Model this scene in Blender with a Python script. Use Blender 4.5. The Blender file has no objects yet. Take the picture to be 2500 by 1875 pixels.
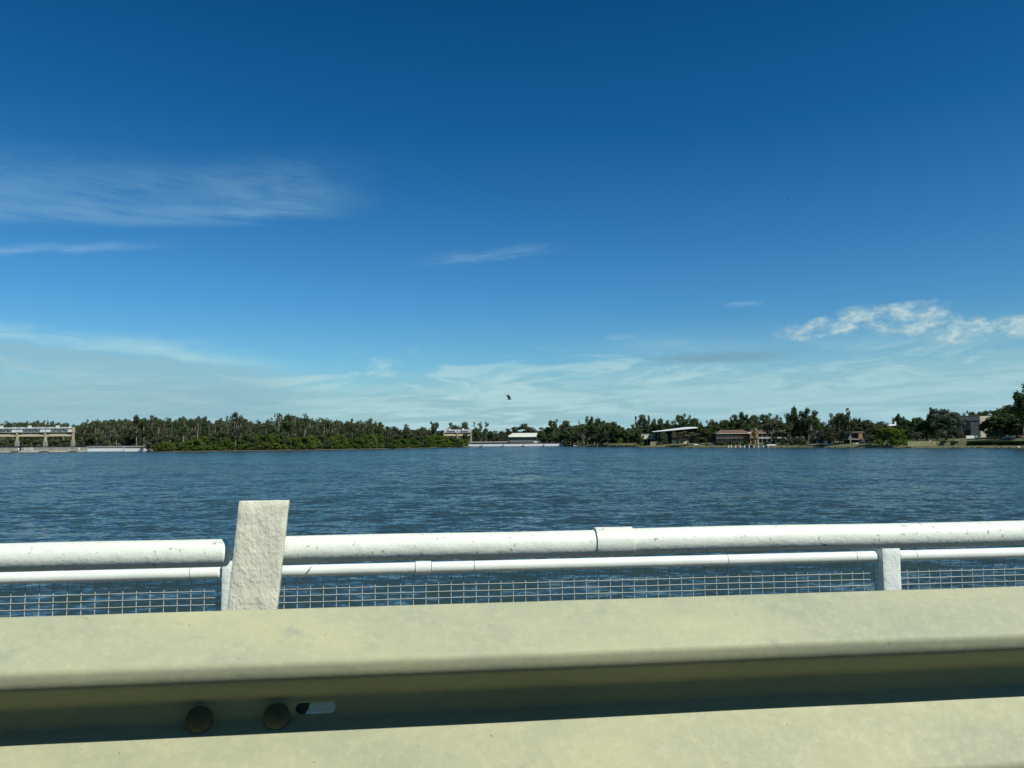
import bpy, bmesh, math, random
import numpy as np
from mathutils import Vector, Matrix, noise
random.seed(7); rng = np.random.default_rng(7)
PI = math.pi
SC = bpy.context.scene
COL = SC.collection

# ------------------------------------------------------------------ camera
F = 1878.0; HOR = 1078.0; ROLL = 0.007; EYE = 5.5
PITCH = math.atan((HOR-937.5)/F)
fw = Vector((0, math.cos(PITCH), math.sin(PITCH))); u0 = Vector((0, -math.sin(PITCH), math.cos(PITCH))); r0 = Vector((1, 0, 0))
rt = math.cos(ROLL)*r0-math.sin(ROLL)*u0; up = math.sin(ROLL)*r0+math.cos(ROLL)*u0
cd = bpy.data.cameras.new('camera'); cam = bpy.data.objects.new('camera', cd); COL.objects.link(cam)
cam.matrix_world = Matrix(((rt.x, up.x, -fw.x, 0), (rt.y, up.y, -fw.y, 0), (rt.z, up.z, -fw.z, EYE), (0, 0, 0, 1)))
cd.sensor_width = 36; cd.lens = 36*F/2500; cd.clip_start = 0.05; cd.clip_end = 30000
SC.camera = cam
M = 0.1138                                   # the railings run away from the camera's square-on line by this slope
TL = math.hypot(1, M); TD = Vector((1/TL, M/TL, 0)); ND = Vector((M/TL, -1/TL, 0))   # along the bridge, towards the road

# ------------------------------------------------------------------ light
SUN_EL = math.radians(48.7); a_ = math.radians(40)
h_ = ND*math.cos(a_)+TD*math.sin(a_)
sd = Vector((h_.x*math.cos(SUN_EL), h_.y*math.cos(SUN_EL), math.sin(SUN_EL)))
sl = bpy.data.lights.new('sun', 'SUN'); sl.energy = 4.9; sl.angle = math.radians(0.53); sl.color = (1, 0.955, 0.88)
sun = bpy.data.objects.new('sun', sl); COL.objects.link(sun); sun.rotation_euler = sd.to_track_quat('Z', 'Y').to_euler()
SC.view_settings.view_transform = 'Standard'; SC.view_settings.look = 'None'
SC.view_settings.exposure = 0; SC.view_settings.gamma = 1; SC.view_settings.use_curve_mapping = False

# ------------------------------------------------------------------ world
W = bpy.data.worlds.new('World'); SC.world = W; W.use_nodes = True
nt = W.node_tree; N = nt.nodes; L = nt.links; N.clear()
def nd(t, **k):
    n = N.new(t)
    for a, b in k.items(): setattr(n, a, b)
    return n
def setin(n, i, v):
    if isinstance(v, bpy.types.NodeSocket): L.new(v, n.inputs[i])
    elif v is not None: n.inputs[i].default_value = v
def mth(op, a, b=None, c=None, clamp=False):
    n = nd('ShaderNodeMath', operation=op, use_clamp=clamp)
    setin(n, 0, a); setin(n, 1, b); setin(n, 2, c); return n.outputs[0]
def ss(x, a, b):                             # smoothstep a..b (a may be > b)
    n = nd('ShaderNodeMapRange', interpolation_type='SMOOTHSTEP')
    if a > b: n.inputs[1].default_value, n.inputs[2].default_value, n.inputs[3].default_value, n.inputs[4].default_value = b, a, 1, 0
    else: n.inputs[1].default_value, n.inputs[2].default_value = a, b
    L.new(x, n.inputs[0]); return n.outputs[0]
sky = nd('ShaderNodeTexSky', sky_type='NISHITA'); sky.sun_disc = False
sky.sun_elevation = SUN_EL; sky.sun_rotation = math.atan2(sd.x, sd.y)
sky.altitude = 100; sky.air_density = 1.0; sky.dust_density = 0.4; sky.ozone_density = 2.0
tc = nd('ShaderNodeTexCoord'); sx = nd('ShaderNodeSeparateXYZ'); L.new(tc.outputs['Generated'], sx.inputs[0])
AZ = mth('MULTIPLY', mth('ARCTAN2', sx.outputs[0], sx.outputs[1]), 57.29578)
EL = mth('MULTIPLY', mth('ARCSINE', sx.outputs[2]), 57.29578)
def azel(px, py):
    d = fw+(px-1250)/F*rt-(py-937.5)/F*up; d.normalize()
    return math.degrees(math.atan2(d.x, d.y)), math.degrees(math.asin(d.z))
ramp = nd('ShaderNodeValToRGB'); e_ = mth('DIVIDE', EL, 40.0, clamp=True); L.new(e_, ramp.inputs[0])
RAMP = [(0.0, (0.62, 0.90, 0.92)), (0.06, (0.57, 0.90, 0.98)), (0.14, (0.43, 0.82, 0.98)), (0.25, (0.29, 0.73, 1.01)), (0.40, (0.17, 0.62, 0.93)), (0.55, (0.075, 0.51, 0.82)), (0.75, (0.035, 0.43, 0.72)), (1.0, (0.025, 0.35, 0.63))]
el_ = ramp.color_ramp.elements
while len(el_) < len(RAMP): el_.new(0.5)
for i, (p, c) in enumerate(RAMP): el_[i].position = p; el_[i].color = (*c, 1)
mx = nd('ShaderNodeMix', data_type='RGBA', blend_type='MULTIPLY'); mx.inputs[0].default_value = 1
L.new(sky.outputs[0], mx.inputs[6]); L.new(ramp.outputs[0], mx.inputs[7])
skycol = mx.outputs[2]
def nz(ax, ey, scale, detail=6, rough=0.55, seed=0.0, tilt=0.0, dist=0.0):
    cb = nd('ShaderNodeCombineXYZ')
    L.new(mth('MULTIPLY', AZ, ax), cb.inputs[0]); e2 = mth('SUBTRACT', EL, mth('MULTIPLY', AZ, tilt)); L.new(mth('MULTIPLY', e2, ey), cb.inputs[1]); cb.inputs[2].default_value = seed
    n = nd('ShaderNodeTexNoise'); n.inputs['Scale'].default_value = scale; n.inputs['Detail'].default_value = detail; n.inputs['Roughness'].default_value = rough; n.inputs['Distortion'].default_value = dist
    L.new(cb.outputs[0], n.inputs['Vector']); return n.outputs[0]
def mul(*a):
    r = a[0]
    for b in a[1:]: r = mth('MULTIPLY', r, b)
    return r
def over(base, col, fac):
    m = nd('ShaderNodeMix', data_type='RGBA'); L.new(base, m.inputs[6]); m.inputs[7].default_value = (*col, 1); L.new(fac, m.inputs[0]); return m.outputs[2]
A = lambda px, py: azel(px, py)
K = 9.3                                    # radiance of the painted clouds before the 0.1 background strength
cloud = (0.44*K, 0.66*K, 0.71*K)
# pale bank low over the horizon, all the way round, its top uneven
warp = nz(0.035, 0.0, 1, 4, 0.5, 3.0)
topel = mth('ADD', mth('MULTIPLY', mth('SUBTRACT', warp, 0.5), 7.0), 4.6)
rel = mth('SUBTRACT', topel, EL)
bank = ss(rel, -1.6, 2.6)
strk = nz(0.10, 0.75, 1, 7, 0.6, 11.0, 0.0, 0.6)
c = over(skycol, (0.31*K, 0.54*K, 0.62*K), mul(bank, mth('ADD', mth('MULTIPLY', ss(strk, 0.32, 0.62), 0.40), 0.48)))
c = over(c, (0.35*K, 0.57*K, 0.63*K), mul(ss(rel, -0.5, 4.5), 0.6))
strk2 = nz(0.16, 1.5, 1, 7, 0.62, 5.0, 0.0, 0.8)
c = over(c, (0.46*K, 0.70*K, 0.74*K), mul(bank, ss(strk2, 0.42, 0.60), 0.95))
strk3 = nz(0.07, 1.1, 1, 7, 0.6, 8.0, -0.01, 0.5)
c = over(c, (0.24*K, 0.45*K, 0.57*K), mul(bank, ss(strk3, 0.48, 0.62), ss(EL, 0.4, 2.0), 0.55))
puff = nz(0.13, 0.55, 1, 7, 0.62, 15.0, 0.02, 0.9)
c = over(c, (0.48*K, 0.72*K, 0.76*K), mul(ss(puff, 0.46, 0.62), ss(rel, -3.0, 0.0), ss(rel, 3.0, 0.5), 0.8))
# left end of the bank: bright upper edge, greyer below
edge = mth('ADD', mth('MULTIPLY', mth('ADD', AZ, 33.5), -0.085), 6.75)
wob = mth('MULTIPLY', mth('SUBTRACT', nz(0.5, 0.6, 1, 6, 0.6, 2.0), 0.5), 1.3)
dd = mth('SUBTRACT', EL, mth('ADD', edge, wob))
left = ss(AZ, -12.0, -20.0)
c = over(c, (0.30*K, 0.52*K, 0.61*K), mul(ss(dd, 0.3, -0.7), left, mth('ADD', mth('MULTIPLY', ss(strk, 0.2, 0.7), 0.35), 0.42)))
c = over(c, (0.43*K, 0.70*K, 0.76*K), mul(ss(dd, -0.4, 0.1), ss(dd, 1.3, 0.15), ss(AZ, -13, -24), mth('ADD', mth('MULTIPLY', ss(strk2, 0.3, 0.65), 0.5), 0.18)))
# high cirrus veil on the left
n1 = nz(0.09, 0.34, 1, 7, 0.55, 21.0, -0.05, 0.5)
EL2 = mth('SUBTRACT', EL, mth('MULTIPLY', mth('ADD', AZ, 30.0), 0.11))
n1 = mth('MULTIPLY_ADD', nz(0.25, 1.6, 1, 7, 0.65, 24.0, -0.04, 0.8), 0.5, mth('SUBTRACT', n1, 0.25))
veil = mul(ss(EL2, 14.1, 15.2), ss(EL2, 19.6, 16.4), ss(AZ, -8.5, -17.0), ss(n1, 0.25, 0.75))
c = over(c, (0.25*K, 0.50*K, 0.68*K), mth('MULTIPLY', veil, 0.34))
n2 = nz(0.10, 1.1, 1, 6, 0.55, 31.0, -0.02, 0.3)
lowe = mul(ss(EL2, 13.8, 14.5), ss(EL2, 16.0, 14.7), ss(AZ, -10.5, -18.0), ss(n2, 0.34, 0.66))
c = over(c, (0.32*K, 0.58*K, 0.74*K), mth('MULTIPLY', lowe, 0.28))
# thin streaks
def streak(px0, px1, py0, py1, half, amt, seed, col=(0.36*K, 0.60*K, 0.80*K)):
    global c
    a0, e0 = azel(px0, py0); a1, e1 = azel(px1, py1); tl = (e1-e0)/(a1-a0)
    y = mth('SUBTRACT', EL, mth('ADD', mth('MULTIPLY', mth('SUBTRACT', AZ, a0), tl), e0))
    y = mth('ADD', y, mth('MULTIPLY', mth('SUBTRACT', nz(0.35, 0.3, 1, 4, 0.5, seed), 0.5), half*1.2))
    w = (a1-a0)*0.35
    m_ = mul(ss(y, -half, 0.0), ss(y, half*1.6, 0.0), ss(AZ, a0-w*0.2, a0+w), ss(AZ, a1+w*0.2, a1-w), ss(nz(0.3, 2.2, 1, 6, 0.6, seed+3, tl), 0.25, 0.62))
    c = over(c, col, mth('MULTIPLY', m_, amt))
streak(-500, 440, 612, 598, 0.36, 0.34, 41.0)
streak(1010, 1370, 645, 603, 0.50, 0.24, 51.0)
streak(1760, 1870, 746, 742, 0.22, 0.35, 54.0)
streak(1470, 1560, 825, 822, 0.25, 0.50, 57.0)
# soft pale haze above the right shore and a grey streak in it
c = over(c, (0.36*K, 0.61*K, 0.70*K), mul(ss(AZ, 1, 14), ss(EL, 9.0, 4.0), mth('ADD', mth('MULTIPLY', ss(nz(0.12, 0.5, 1, 5, 0.5, 61.0), 0.3, 0.7), 0.35), 0.22)))
a0, e0 = azel(1600, 880); a1, e1 = azel(1930, 872)
g = mul(ss(EL, e0-0.5, e0), ss(EL, e0+0.75, e0+0.1), ss(AZ, a0-2, a0+2.5), ss(AZ, a1+1, a1-2.5), ss(nz(0.3, 2.4, 1, 6, 0.65, 66.0), 0.28, 0.52))
c = over(c, (0.19*K, 0.38*K, 0.50*K), mth('MULTIPLY', g, 0.8))
a0, e0 = azel(1110, 972); 
g = mul(ss(EL, e0-0.25, e0), ss(EL, e0+0.35, e0+0.05), ss(AZ, a0-1.2, a0-.2), ss(AZ, a0+2.6, a0), ss(nz(1.2, 3, 1, 5, 0.6, 71.0), 0.3, 0.5))
c = over(c, (0.50*K, 0.72*K, 0.74*K), mth('MULTIPLY', g, 0.8))
# small broken cumulus on the right
a0, e0 = azel(1920, 812); a1, e1 = azel(2540, 790)
def blob(px, py, rx, ry):
    a, e = azel(px, py); rx = rx/F*57.3*math.cos(math.radians(a)); ry = ry/F*57.3
    return mth('SUBTRACT', 1.0, mth('ADD', mth('POWER', mth('ABSOLUTE', mth('DIVIDE', mth('SUBTRACT', AZ, a), rx)), 2.0), mth('POWER', mth('ABSOLUTE', mth('DIVIDE', mth('SUBTRACT', EL, e), ry)), 2.0)))
bl = None
for b in ((1960, 812, 85, 24), (2040, 795, 90, 26), (2110, 775, 95, 34), (2235, 780, 130, 48), (2350, 806, 110, 36), (2460, 800, 110, 30), (2060, 800, 60, 20)):
    v = blob(*b); v = mth('MAXIMUM', v, 0.0); bl = v if bl is None else mth('MAXIMUM', bl, v)
bl = mth('POWER', bl, 0.6)
nc = nz(0.72, 1.15, 1, 8, 0.58, 83.0, 0.05, 0.1)
cm = mth('ADD', mth('MULTIPLY', bl, 0.42), mth('SUBTRACT', nc, 0.5))
c = over(c, (0.35*K, 0.56*K, 0.65*K), mth('MULTIPLY', ss(cm, 0.14, 0.44), mth('MULTIPLY', ss(bl, 0.0, 0.35), 0.62)))
c = over(c, (0.62*K, 0.77*K, 0.77*K), mth('MULTIPLY', ss(mth('ADD', cm, mth('MULTIPLY', mth('SUBTRACT', nz(1.6, 3.0, 1, 6, 0.6, 91.0), 0.5), 0.5)), 0.30, 0.62), mth('MULTIPLY', ss(bl, 0.0, 0.35), 0.85)))
bg = nd('ShaderNodeBackground'); bg.inputs[1].default_value = 0.1; L.new(c, bg.inputs[0])
wo = nd('ShaderNodeOutputWorld'); L.new(bg.outputs[0], wo.inputs[0])

# ------------------------------------------------------------------ helpers
def ray(px, py): px = float(px); py = float(py); return fw+(px-1250)/F*rt-(py-937.5)/F*up
def hit(px, py, D):                          # point where a pixel meets the vertical plane Y = D + M X along the bridge
    d = ray(px, py); t = D/(d.y-M*d.x); return Vector((d.x*t, d.y*t, EYE+d.z*t))
def P(px, py, Y):
    d = ray(px, py); return Vector((d.x*Y/d.y, Y, EYE+d.z*Y/d.y))
def XF(px, Y): return P(px, 1085, Y).x
def ZF(px, py, Y): return P(px, py, Y).z
def mat(name, col, rough=0.7, metal=0.0, nscale=0, namt=0.0, bump=0.0, bscale=20, spec=0.5, col2=None, coord='Object', detail=5, objvar=0.0):
    m = bpy.data.materials.new(name); m.use_nodes = True; t = m.node_tree; b = t.nodes['Principled BSDF']
    b.inputs['Roughness'].default_value = rough; b.inputs['Metallic'].default_value = metal; b.inputs['Specular IOR Level'].default_value = spec
    b.inputs['Base Color'].default_value = (*col, 1)
    tcn = t.nodes.new('ShaderNodeTexCoord'); out = None
    if nscale:
        n = t.nodes.new('ShaderNodeTexNoise'); n.inputs['Scale'].default_value = nscale; n.inputs['Detail'].default_value = detail; t.links.new(tcn.outputs[coord], n.inputs['Vector'])
        r = t.nodes.new('ShaderNodeValToRGB'); c2 = col2 or tuple(x*(1-namt) for x in col)
        r.color_ramp.elements[0].position = 0.35; r.color_ramp.elements[0].color = (*c2, 1); r.color_ramp.elements[1].position = 0.68; r.color_ramp.elements[1].color = (*col, 1)
        t.links.new(n.outputs[0], r.inputs[0]); out = r.outputs[0]
    if objvar:
        oi = t.nodes.new('ShaderNodeObjectInfo'); hs = t.nodes.new('ShaderNodeHueSaturation'); mr = t.nodes.new('ShaderNodeMapRange')
        mr.inputs[3].default_value = 1-objvar; mr.inputs[4].default_value = 1+objvar; t.links.new(oi.outputs['Random'], mr.inputs[0]); t.links.new(mr.outputs[0], hs.inputs['Value'])
        mh = t.nodes.new('ShaderNodeMapRange'); mh.inputs[3].default_value = 0.5-objvar*0.07; mh.inputs[4].default_value = 0.5+objvar*0.07
        wn = t.nodes.new('ShaderNodeTexWhiteNoise'); wn.noise_dimensions = '1D'; t.links.new(oi.outputs['Random'], wn.inputs['W']); t.links.new(wn.outputs['Value'], mh.inputs[0]); t.links.new(mh.outputs[0], hs.inputs['Hue'])
        if out: t.links.new(out, hs.inputs['Color'])
        else: hs.inputs['Color'].default_value = (*col, 1)
        out = hs.outputs[0]
    if out: t.links.new(out, b.inputs['Base Color'])
    if bump:
        n = t.nodes.new('ShaderNodeTexNoise'); n.inputs['Scale'].default_value = bscale; n.inputs['Detail'].default_value = 6; t.links.new(tcn.outputs[coord], n.inputs['Vector'])
        bp = t.nodes.new('ShaderNodeBump'); bp.inputs['Strength'].default_value = bump; bp.inputs['Distance'].default_value = 0.01 if bscale > 5 else 0.3
        t.links.new(n.outputs[0], bp.inputs['Height']); t.links.new(bp.outputs[0], b.inputs['Normal'])
    return m

class MB:
    def __init__(s): s.v = []; s.f = []; s.sm = []
    def add(s, vs, fs, smooth=False):
        o = len(s.v); s.v += [tuple(v) for v in vs]; s.f += [tuple(i+o for i in f) for f in fs]; s.sm += [smooth]*len(fs)
    def box(s, x0, x1, y0, y1, z0, z1, R=None):
        vs = [Vector((x, y, z)) for z in (z0, z1) for y in (y0, y1) for x in (x0, x1)]
        if R is not None: vs = [R @ v for v in vs]
        s.add(vs, [(0, 2, 3, 1), (4, 5, 7, 6), (0, 1, 5, 4), (2, 6, 7, 3), (0, 4, 6, 2), (1, 3, 7, 5)])
    def bar(s, a, b, w, h=None):
        a = Vector(a); b = Vector(b); h = h or w; d = (b-a).normalized(); u = Vector((0, 0, 1)) if abs(d.z) < 0.95 else Vector((0, 1, 0))
        r = d.cross(u).normalized(); u = r.cross(d)
        vs = [p+r*sx_*w/2+u*sy*h/2 for p in (a, b) for sx_, sy in ((-1, -1), (1, -1), (1, 1), (-1, 1))]
        s.add(vs, [(3, 2, 1, 0), (4, 5, 6, 7), (0, 1, 5, 4), (1, 2, 6, 5), (2, 3, 7, 6), (3, 0, 4, 7)])
    def tube(s, pts, rad, n=8, caps=True, smooth=True):
        pts = [Vector(p) for p in pts]; rad = rad if isinstance(rad, (list, tuple)) else [rad]*len(pts)
        vs = []; fs = []; pr = None
        for i, p in enumerate(pts):
            d = (pts[min(i+1, len(pts)-1)]-pts[max(i-1, 0)])
            d = d.normalized() if d.length > 1e-9 else Vector((0, 0, 1))
            if pr is None: pr = d.orthogonal().normalized()
            pr = (pr-d*pr.dot(d)).normalized(); q = d.cross(pr)
            for k in range(n):
                a = 2*PI*k/n; vs.append(p+(pr*math.cos(a)+q*math.sin(a))*rad[i])
        for i in range(len(pts)-1):
            for k in range(n): fs.append((i*n+k, i*n+(k+1) % n, (i+1)*n+(k+1) % n, (i+1)*n+k))
        if caps: fs.append(tuple(range(n-1, -1, -1))); fs.append(tuple((len(pts)-1)*n+k for k in range(n)))
        s.add(vs, fs, smooth)
    def prism(s, poly, y0, y1, R=None):      # poly in (x, z)
        n = len(poly); vs = [Vector((x, y, z)) for y in (y0, y1) for x, z in poly]
        if R is not None: vs = [R @ v for v in vs]
        s.add(vs, [tuple(range(n)), tuple(range(2*n-1, n-1, -1))]+[(i, i+n, (i+1) % n+n, (i+1) % n) for i in range(n)])
    def mesh(s, name, m):
        me = bpy.data.meshes.new(name); me.from_pydata(s.v, [], s.f)
        me.polygons.foreach_set('use_smooth', s.sm); me.materials.append(m); me.update(); return me
    def build(s, name, m, parent=None, fix=True):
        me = s.mesh(name, m)
        if fix:
            b = bmesh.new(); b.from_mesh(me); bmesh.ops.recalc_face_normals(b, faces=b.faces); b.to_mesh(me); b.free()
        return put(name, me, parent)
def put(name, me, parent=None):
    o = bpy.data.objects.new(name, me); COL.objects.link(o)
    if parent: o.parent = parent
    return o
def tag(o, label=None, cat=None, group=None, kind=None):
    for k, v in (('label', label), ('category', cat), ('group', group), ('kind', kind)):
        if v: o[k] = v
    return o
def empty(name, loc=(0, 0, 0), rz=0.0, label=None, cat=None, group=None):
    o = bpy.data.objects.new(name, None); COL.objects.link(o); o.location = loc; o.rotation_euler = (0, 0, rz); o.empty_display_size = 0.3
    return tag(o, label, cat, group)
def copy_tree(o, parent=None):
    c_ = o.copy(); COL.objects.link(c_); c_.parent = parent
    for ch in list(o.children): copy_tree(ch, c_)
    return c_

# ------------------------------------------------------------------ ground and water
SH = [(-2500, 900), (-600, 640), (0, 640), (352, 612), (376, 548), (420, 535), (700, 575), (900, 640), (1060, 720), (1135, 775), (1152, 850), (1300, 880), (1368, 850), (1395, 812), (1420, 790), (1500, 700), (1700, 607), (1950, 543), (2200, 480), (2500, 430), (3100, 330), (5500, 200)]
def shoreY(px): return float(np.interp(px, [a for a, b in SH], [b for a, b in SH]))
def zmax(px): return float(np.interp(px, [1300, 1420, 1560, 1900, 2150, 2230, 2300, 2400, 2500, 3000], [1.0, 1.2, 2.6, 3.6, 3.9, 4.6, 5.6, 6.6, 7.2, 8.0]))
def ground_z(px, s):
    zm = zmax(px)
    w = min(max((px-2205)/12, 0), 1)
    a = 0.25+(zm-0.25)*(1-math.exp(-max(s, 0)/16.0)) if px > 1300 else 0.25+(zm-0.25)*min(s/12.0, 1)
    b = 0.3+0.6*min(s/9, 1) if s < 11 else 3.7+(zm-3.7)*min((s-11)/45, 1)
    return (a*(1-w)+b*w) if s > 0 else -1.0+s*0.1
def px_of(x, Y): return 1250+F*(x-XF(1250, Y))/(XF(2250, Y)-XF(1250, Y))*1000/F
def gz(x, Y):
    px = px_of(x, Y); return ground_z(px, Y-shoreY(px))
def bank(name, px0, px1, step, m):
    rows = [-3, 0.01, 1, 3, 6, 9, 10.9, 11.1, 14, 20, 30, 45, 70, 110, 200, 400, 900, 2500, 9000]
    cols = []; p = px0
    while p <= px1: cols.append(p); p += step
    vs = []; fs = []
    for px in cols:
        sy = shoreY(px)+2.5*noise.noise(Vector((px*0.03, 0, 0)))
        for k, s in enumerate(rows):
            Y = sy+s; z = ground_z(px, s)
            if s > 1: z += 0.12*noise.noise(Vector((px*0.05, s*0.1, 3)))
            vs.append((XF(px, Y), Y, z))
    n = len(rows)
    for i in range(len(cols)-1):
        for k in range(n-1): fs.append((i*n+k, (i+1)*n+k, (i+1)*n+k+1, i*n+k+1))
    b = MB(); b.add(vs, fs, True); o = b.build(name, m, fix=False); tag(o, kind='structure'); return o
m_forest_floor = mat('forest floor', (0.10, 0.09, 0.055), 0.95, nscale=0.08, namt=0.4)
m_lawn = mat('lawn grass', (0.080, 0.105, 0.036), 0.95, nscale=0.05, col2=(0.12, 0.12, 0.055), detail=7)
bank('forest_bank', -2500, 1380, 20, m_forest_floor)
bank('grass_bank', 1380, 5500, 20, m_lawn)

def water_mat():
    m = bpy.data.materials.new('lake water'); m.use_nodes = True; t = m.node_tree; b = t.nodes['Principled BSDF']
    b.inputs['Base Color'].default_value = (0.026, 0.048, 0.042, 1); b.inputs['Roughness'].default_value = 0.10; b.inputs['Specular IOR Level'].default_value = 0.24; b.inputs['IOR'].default_value = 1.333
    g = t.nodes.new('ShaderNodeNewGeometry'); mp = t.nodes.new('ShaderNodeMapping'); t.links.new(g.outputs['Position'], mp.inputs[0]); mp.inputs['Rotation'].default_value = (0, 0, math.radians(8)); mp.inputs['Scale'].default_value = (0.62, 1.0, 1)
    def vm(op, a, b_=None):
        n = t.nodes.new('ShaderNodeVectorMath'); n.operation = op
        for i, v in enumerate((a, b_)):
            if v is None: continue
            if isinstance(v, bpy.types.NodeSocket): t.links.new(v, n.inputs[i])
            else: n.inputs[i].default_value = v
        return n
    def noi(scale, det, vec):
        n = t.nodes.new('ShaderNodeTexNoise'); n.inputs['Scale'].default_value = scale; n.inputs['Detail'].default_value = det; n.inputs['Roughness'].default_value = 0.62; n.inputs['Distortion'].default_value = 0.5
        t.links.new(vec, n.inputs['Vector']); return n
    acc = None
    for sc_, amp, det in ((0.10, 0.22, 2), (0.42, 0.50, 3), (1.3, 0.80, 3), (4.5, 0.50, 2)):
        n = noi(sc_, det, mp.outputs[0]); d_ = vm('SUBTRACT', n.outputs['Color'], (0.5, 0.5, 0.5)); m_ = vm('MULTIPLY', d_.outputs[0], (amp*0.7, amp, 0))
        acc = m_.outputs[0] if acc is None else vm('ADD', acc, m_.outputs[0]).outputs[0]
    gust = noi(0.018, 3, mp.outputs[0]); mr = t.nodes.new('ShaderNodeMapRange'); mr.inputs[1].default_value = .35; mr.inputs[2].default_value = .65; mr.inputs[3].default_value = .75; mr.inputs[4].default_value = 1.2
    t.links.new(gust.outputs[0], mr.inputs[0]); sc3 = vm('SCALE', acc); t.links.new(mr.outputs[0], sc3.inputs['Scale'])
    up_ = vm('ADD', sc3.outputs[0], (0, -0.10, 1)); nn = vm('NORMALIZE', up_.outputs[0])
    t.links.new(nn.outputs[0], b.inputs['Normal']); return m
m_water = water_mat()
b = MB(); b.add([(-9000, -6000, 0), (9000, -6000, 0), (9000, 9000, 0), (-9000, 9000, 0)], [(0, 1, 2, 3)]); o = b.build('water', m_water, fix=False); tag(o, kind='structure')

# ------------------------------------------------------------------ foliage
def leafmat(name, c1, c2, objvar=0.22):
    m = bpy.data.materials.new(name); m.use_nodes = True; t = m.node_tree; t.nodes.clear()
    out = t.nodes.new('ShaderNodeOutputMaterial'); df = t.nodes.new('ShaderNodeBsdfDiffuse'); tr = t.nodes.new('ShaderNodeBsdfTranslucent'); mxs = t.nodes.new('ShaderNodeMixShader'); mxs.inputs[0].default_value = 0.22
    tcn = t.nodes.new('ShaderNodeTexCoord'); n = t.nodes.new('ShaderNodeTexNoise'); n.inputs['Scale'].default_value = 0.32; n.inputs['Detail'].default_value = 6; n.inputs['Roughness'].default_value = 0.7; t.links.new(tcn.outputs['Object'], n.inputs['Vector'])
    r = t.nodes.new('ShaderNodeValToRGB'); r.color_ramp.elements[0].position = 0.33; r.color_ramp.elements[0].color = (*c1, 1); r.color_ramp.elements[1].position = 0.68; r.color_ramp.elements[1].color = (*c2, 1)
    t.links.new(n.outputs[0], r.inputs[0])
    oi = t.nodes.new('ShaderNodeObjectInfo'); hs = t.nodes.new('ShaderNodeHueSaturation'); mr = t.nodes.new('ShaderNodeMapRange'); mr.inputs[3].default_value = 1-objvar; mr.inputs[4].default_value = 1+objvar
    t.links.new(oi.outputs['Random'], mr.inputs[0]); t.links.new(mr.outputs[0], hs.inputs['Value'])
    wn = t.nodes.new('ShaderNodeTexWhiteNoise'); wn.noise_dimensions = '1D'; t.links.new(oi.outputs['Random'], wn.inputs['W'])
    mh = t.nodes.new('ShaderNodeMapRange'); mh.inputs[3].default_value = 0.485; mh.inputs[4].default_value = 0.515; t.links.new(wn.outputs['Value'], mh.inputs[0]); t.links.new(mh.outputs[0], hs.inputs['Hue'])
    t.links.new(r.outputs[0], hs.inputs['Color'])
    t.links.new(hs.outputs[0], df.inputs[0]); t.links.new(hs.outputs[0], tr.inputs[0]); t.links.new(df.outputs[0], mxs.inputs[1]); t.links.new(tr.outputs[0], mxs.inputs[2]); t.links.new(mxs.outputs[0], out.inputs[0])
    return m
LM = {'gum': leafmat('gum leaves', (0.046, 0.062, 0.034), (0.100, 0.120, 0.062)),
      'willow': leafmat('willow leaves', (0.055, 0.100, 0.020), (0.125, 0.185, 0.036), 0.25),
      'dark': leafmat('dark leaves', (0.046, 0.074, 0.032), (0.105, 0.148, 0.058)),
      'olive': leafmat('olive leaves', (0.080, 0.088, 0.045), (0.150, 0.150, 0.080)),
      'grey': leafmat('grey green leaves', (0.052, 0.068, 0.046), (0.100, 0.120, 0.078)),
      'brown': leafmat('rusty leaves', (0.090, 0.070, 0.045), (0.160, 0.125, 0.075))}
m_bark = mat('pale gum bark', (0.42, 0.38, 0.31), 0.9, nscale=0.6, col2=(0.22, 0.19, 0.15), objvar=0.2)
m_barkd = mat('dark bark', (0.14, 0.11, 0.08), 0.9, nscale=0.8, namt=0.5, objvar=0.2)
def leaves(clumps, dens, size, flat=0.8):
    V = []
    for (x, y, z, r) in clumps:
        n = max(12, int(dens*r*r))
        d = rng.normal(size=(n, 3)); d /= np.linalg.norm(d, axis=1)[:, None]
        rad = r*(0.35+0.65*rng.random(n)**0.45); rad *= 1+0.22*rng.normal(size=n)*(rng.random(n) < 0.3)
        p = d*rad[:, None]; p[:, 2] *= flat; p += np.array([x, y, z])
        nn = d+rng.normal(size=(n, 3))*0.75; nn /= np.linalg.norm(nn, axis=1)[:, None]
        t1 = np.cross(nn, rng.normal(size=(n, 3))); t1 /= np.linalg.norm(t1, axis=1)[:, None]; t2 = np.cross(nn, t1)
        s = size*(0.6+0.8*rng.random(n))[:, None]
        q = np.stack([p-t1*s, p-t2*s*0.6, p+t1*s, p+t2*s*0.6], 1); V.append(q)
    return np.concatenate(V).reshape(-1, 3)
def quads_mesh(name, V, m):
    V = V.copy(); V[:, 2] = np.maximum(V[:, 2], 0.05)
    n = len(V)//4; me = bpy.data.meshes.new(name); me.vertices.add(len(V)); me.vertices.foreach_set('co', V.astype(np.float32).ravel())
    me.loops.add(n*4); me.loops.foreach_set('vertex_index', np.arange(n*4, dtype=np.int32)); me.polygons.add(n)
    me.polygons.foreach_set('loop_start', np.arange(0, n*4, 4, dtype=np.int32)); me.materials.append(m); me.update(); me.validate(); return me
def limb(b, p0, p1, r0_, r1_, n=5, wob=0.04, seg=4):
    p0 = Vector(p0); p1 = Vector(p1); ln = (p1-p0).length; pts = []; rs = []
    for i in range(seg+1):
        t = i/seg; p = p0.lerp(p1, t)
        if 0 < i < seg: p += Vector((random.uniform(-1, 1), random.uniform(-1, 1), 0))*ln*wob
        pts.append(p); rs.append(r0_+(r1_-r0_)*t)
    b.tube(pts, rs, n); return pts
VAR = {}
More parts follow.
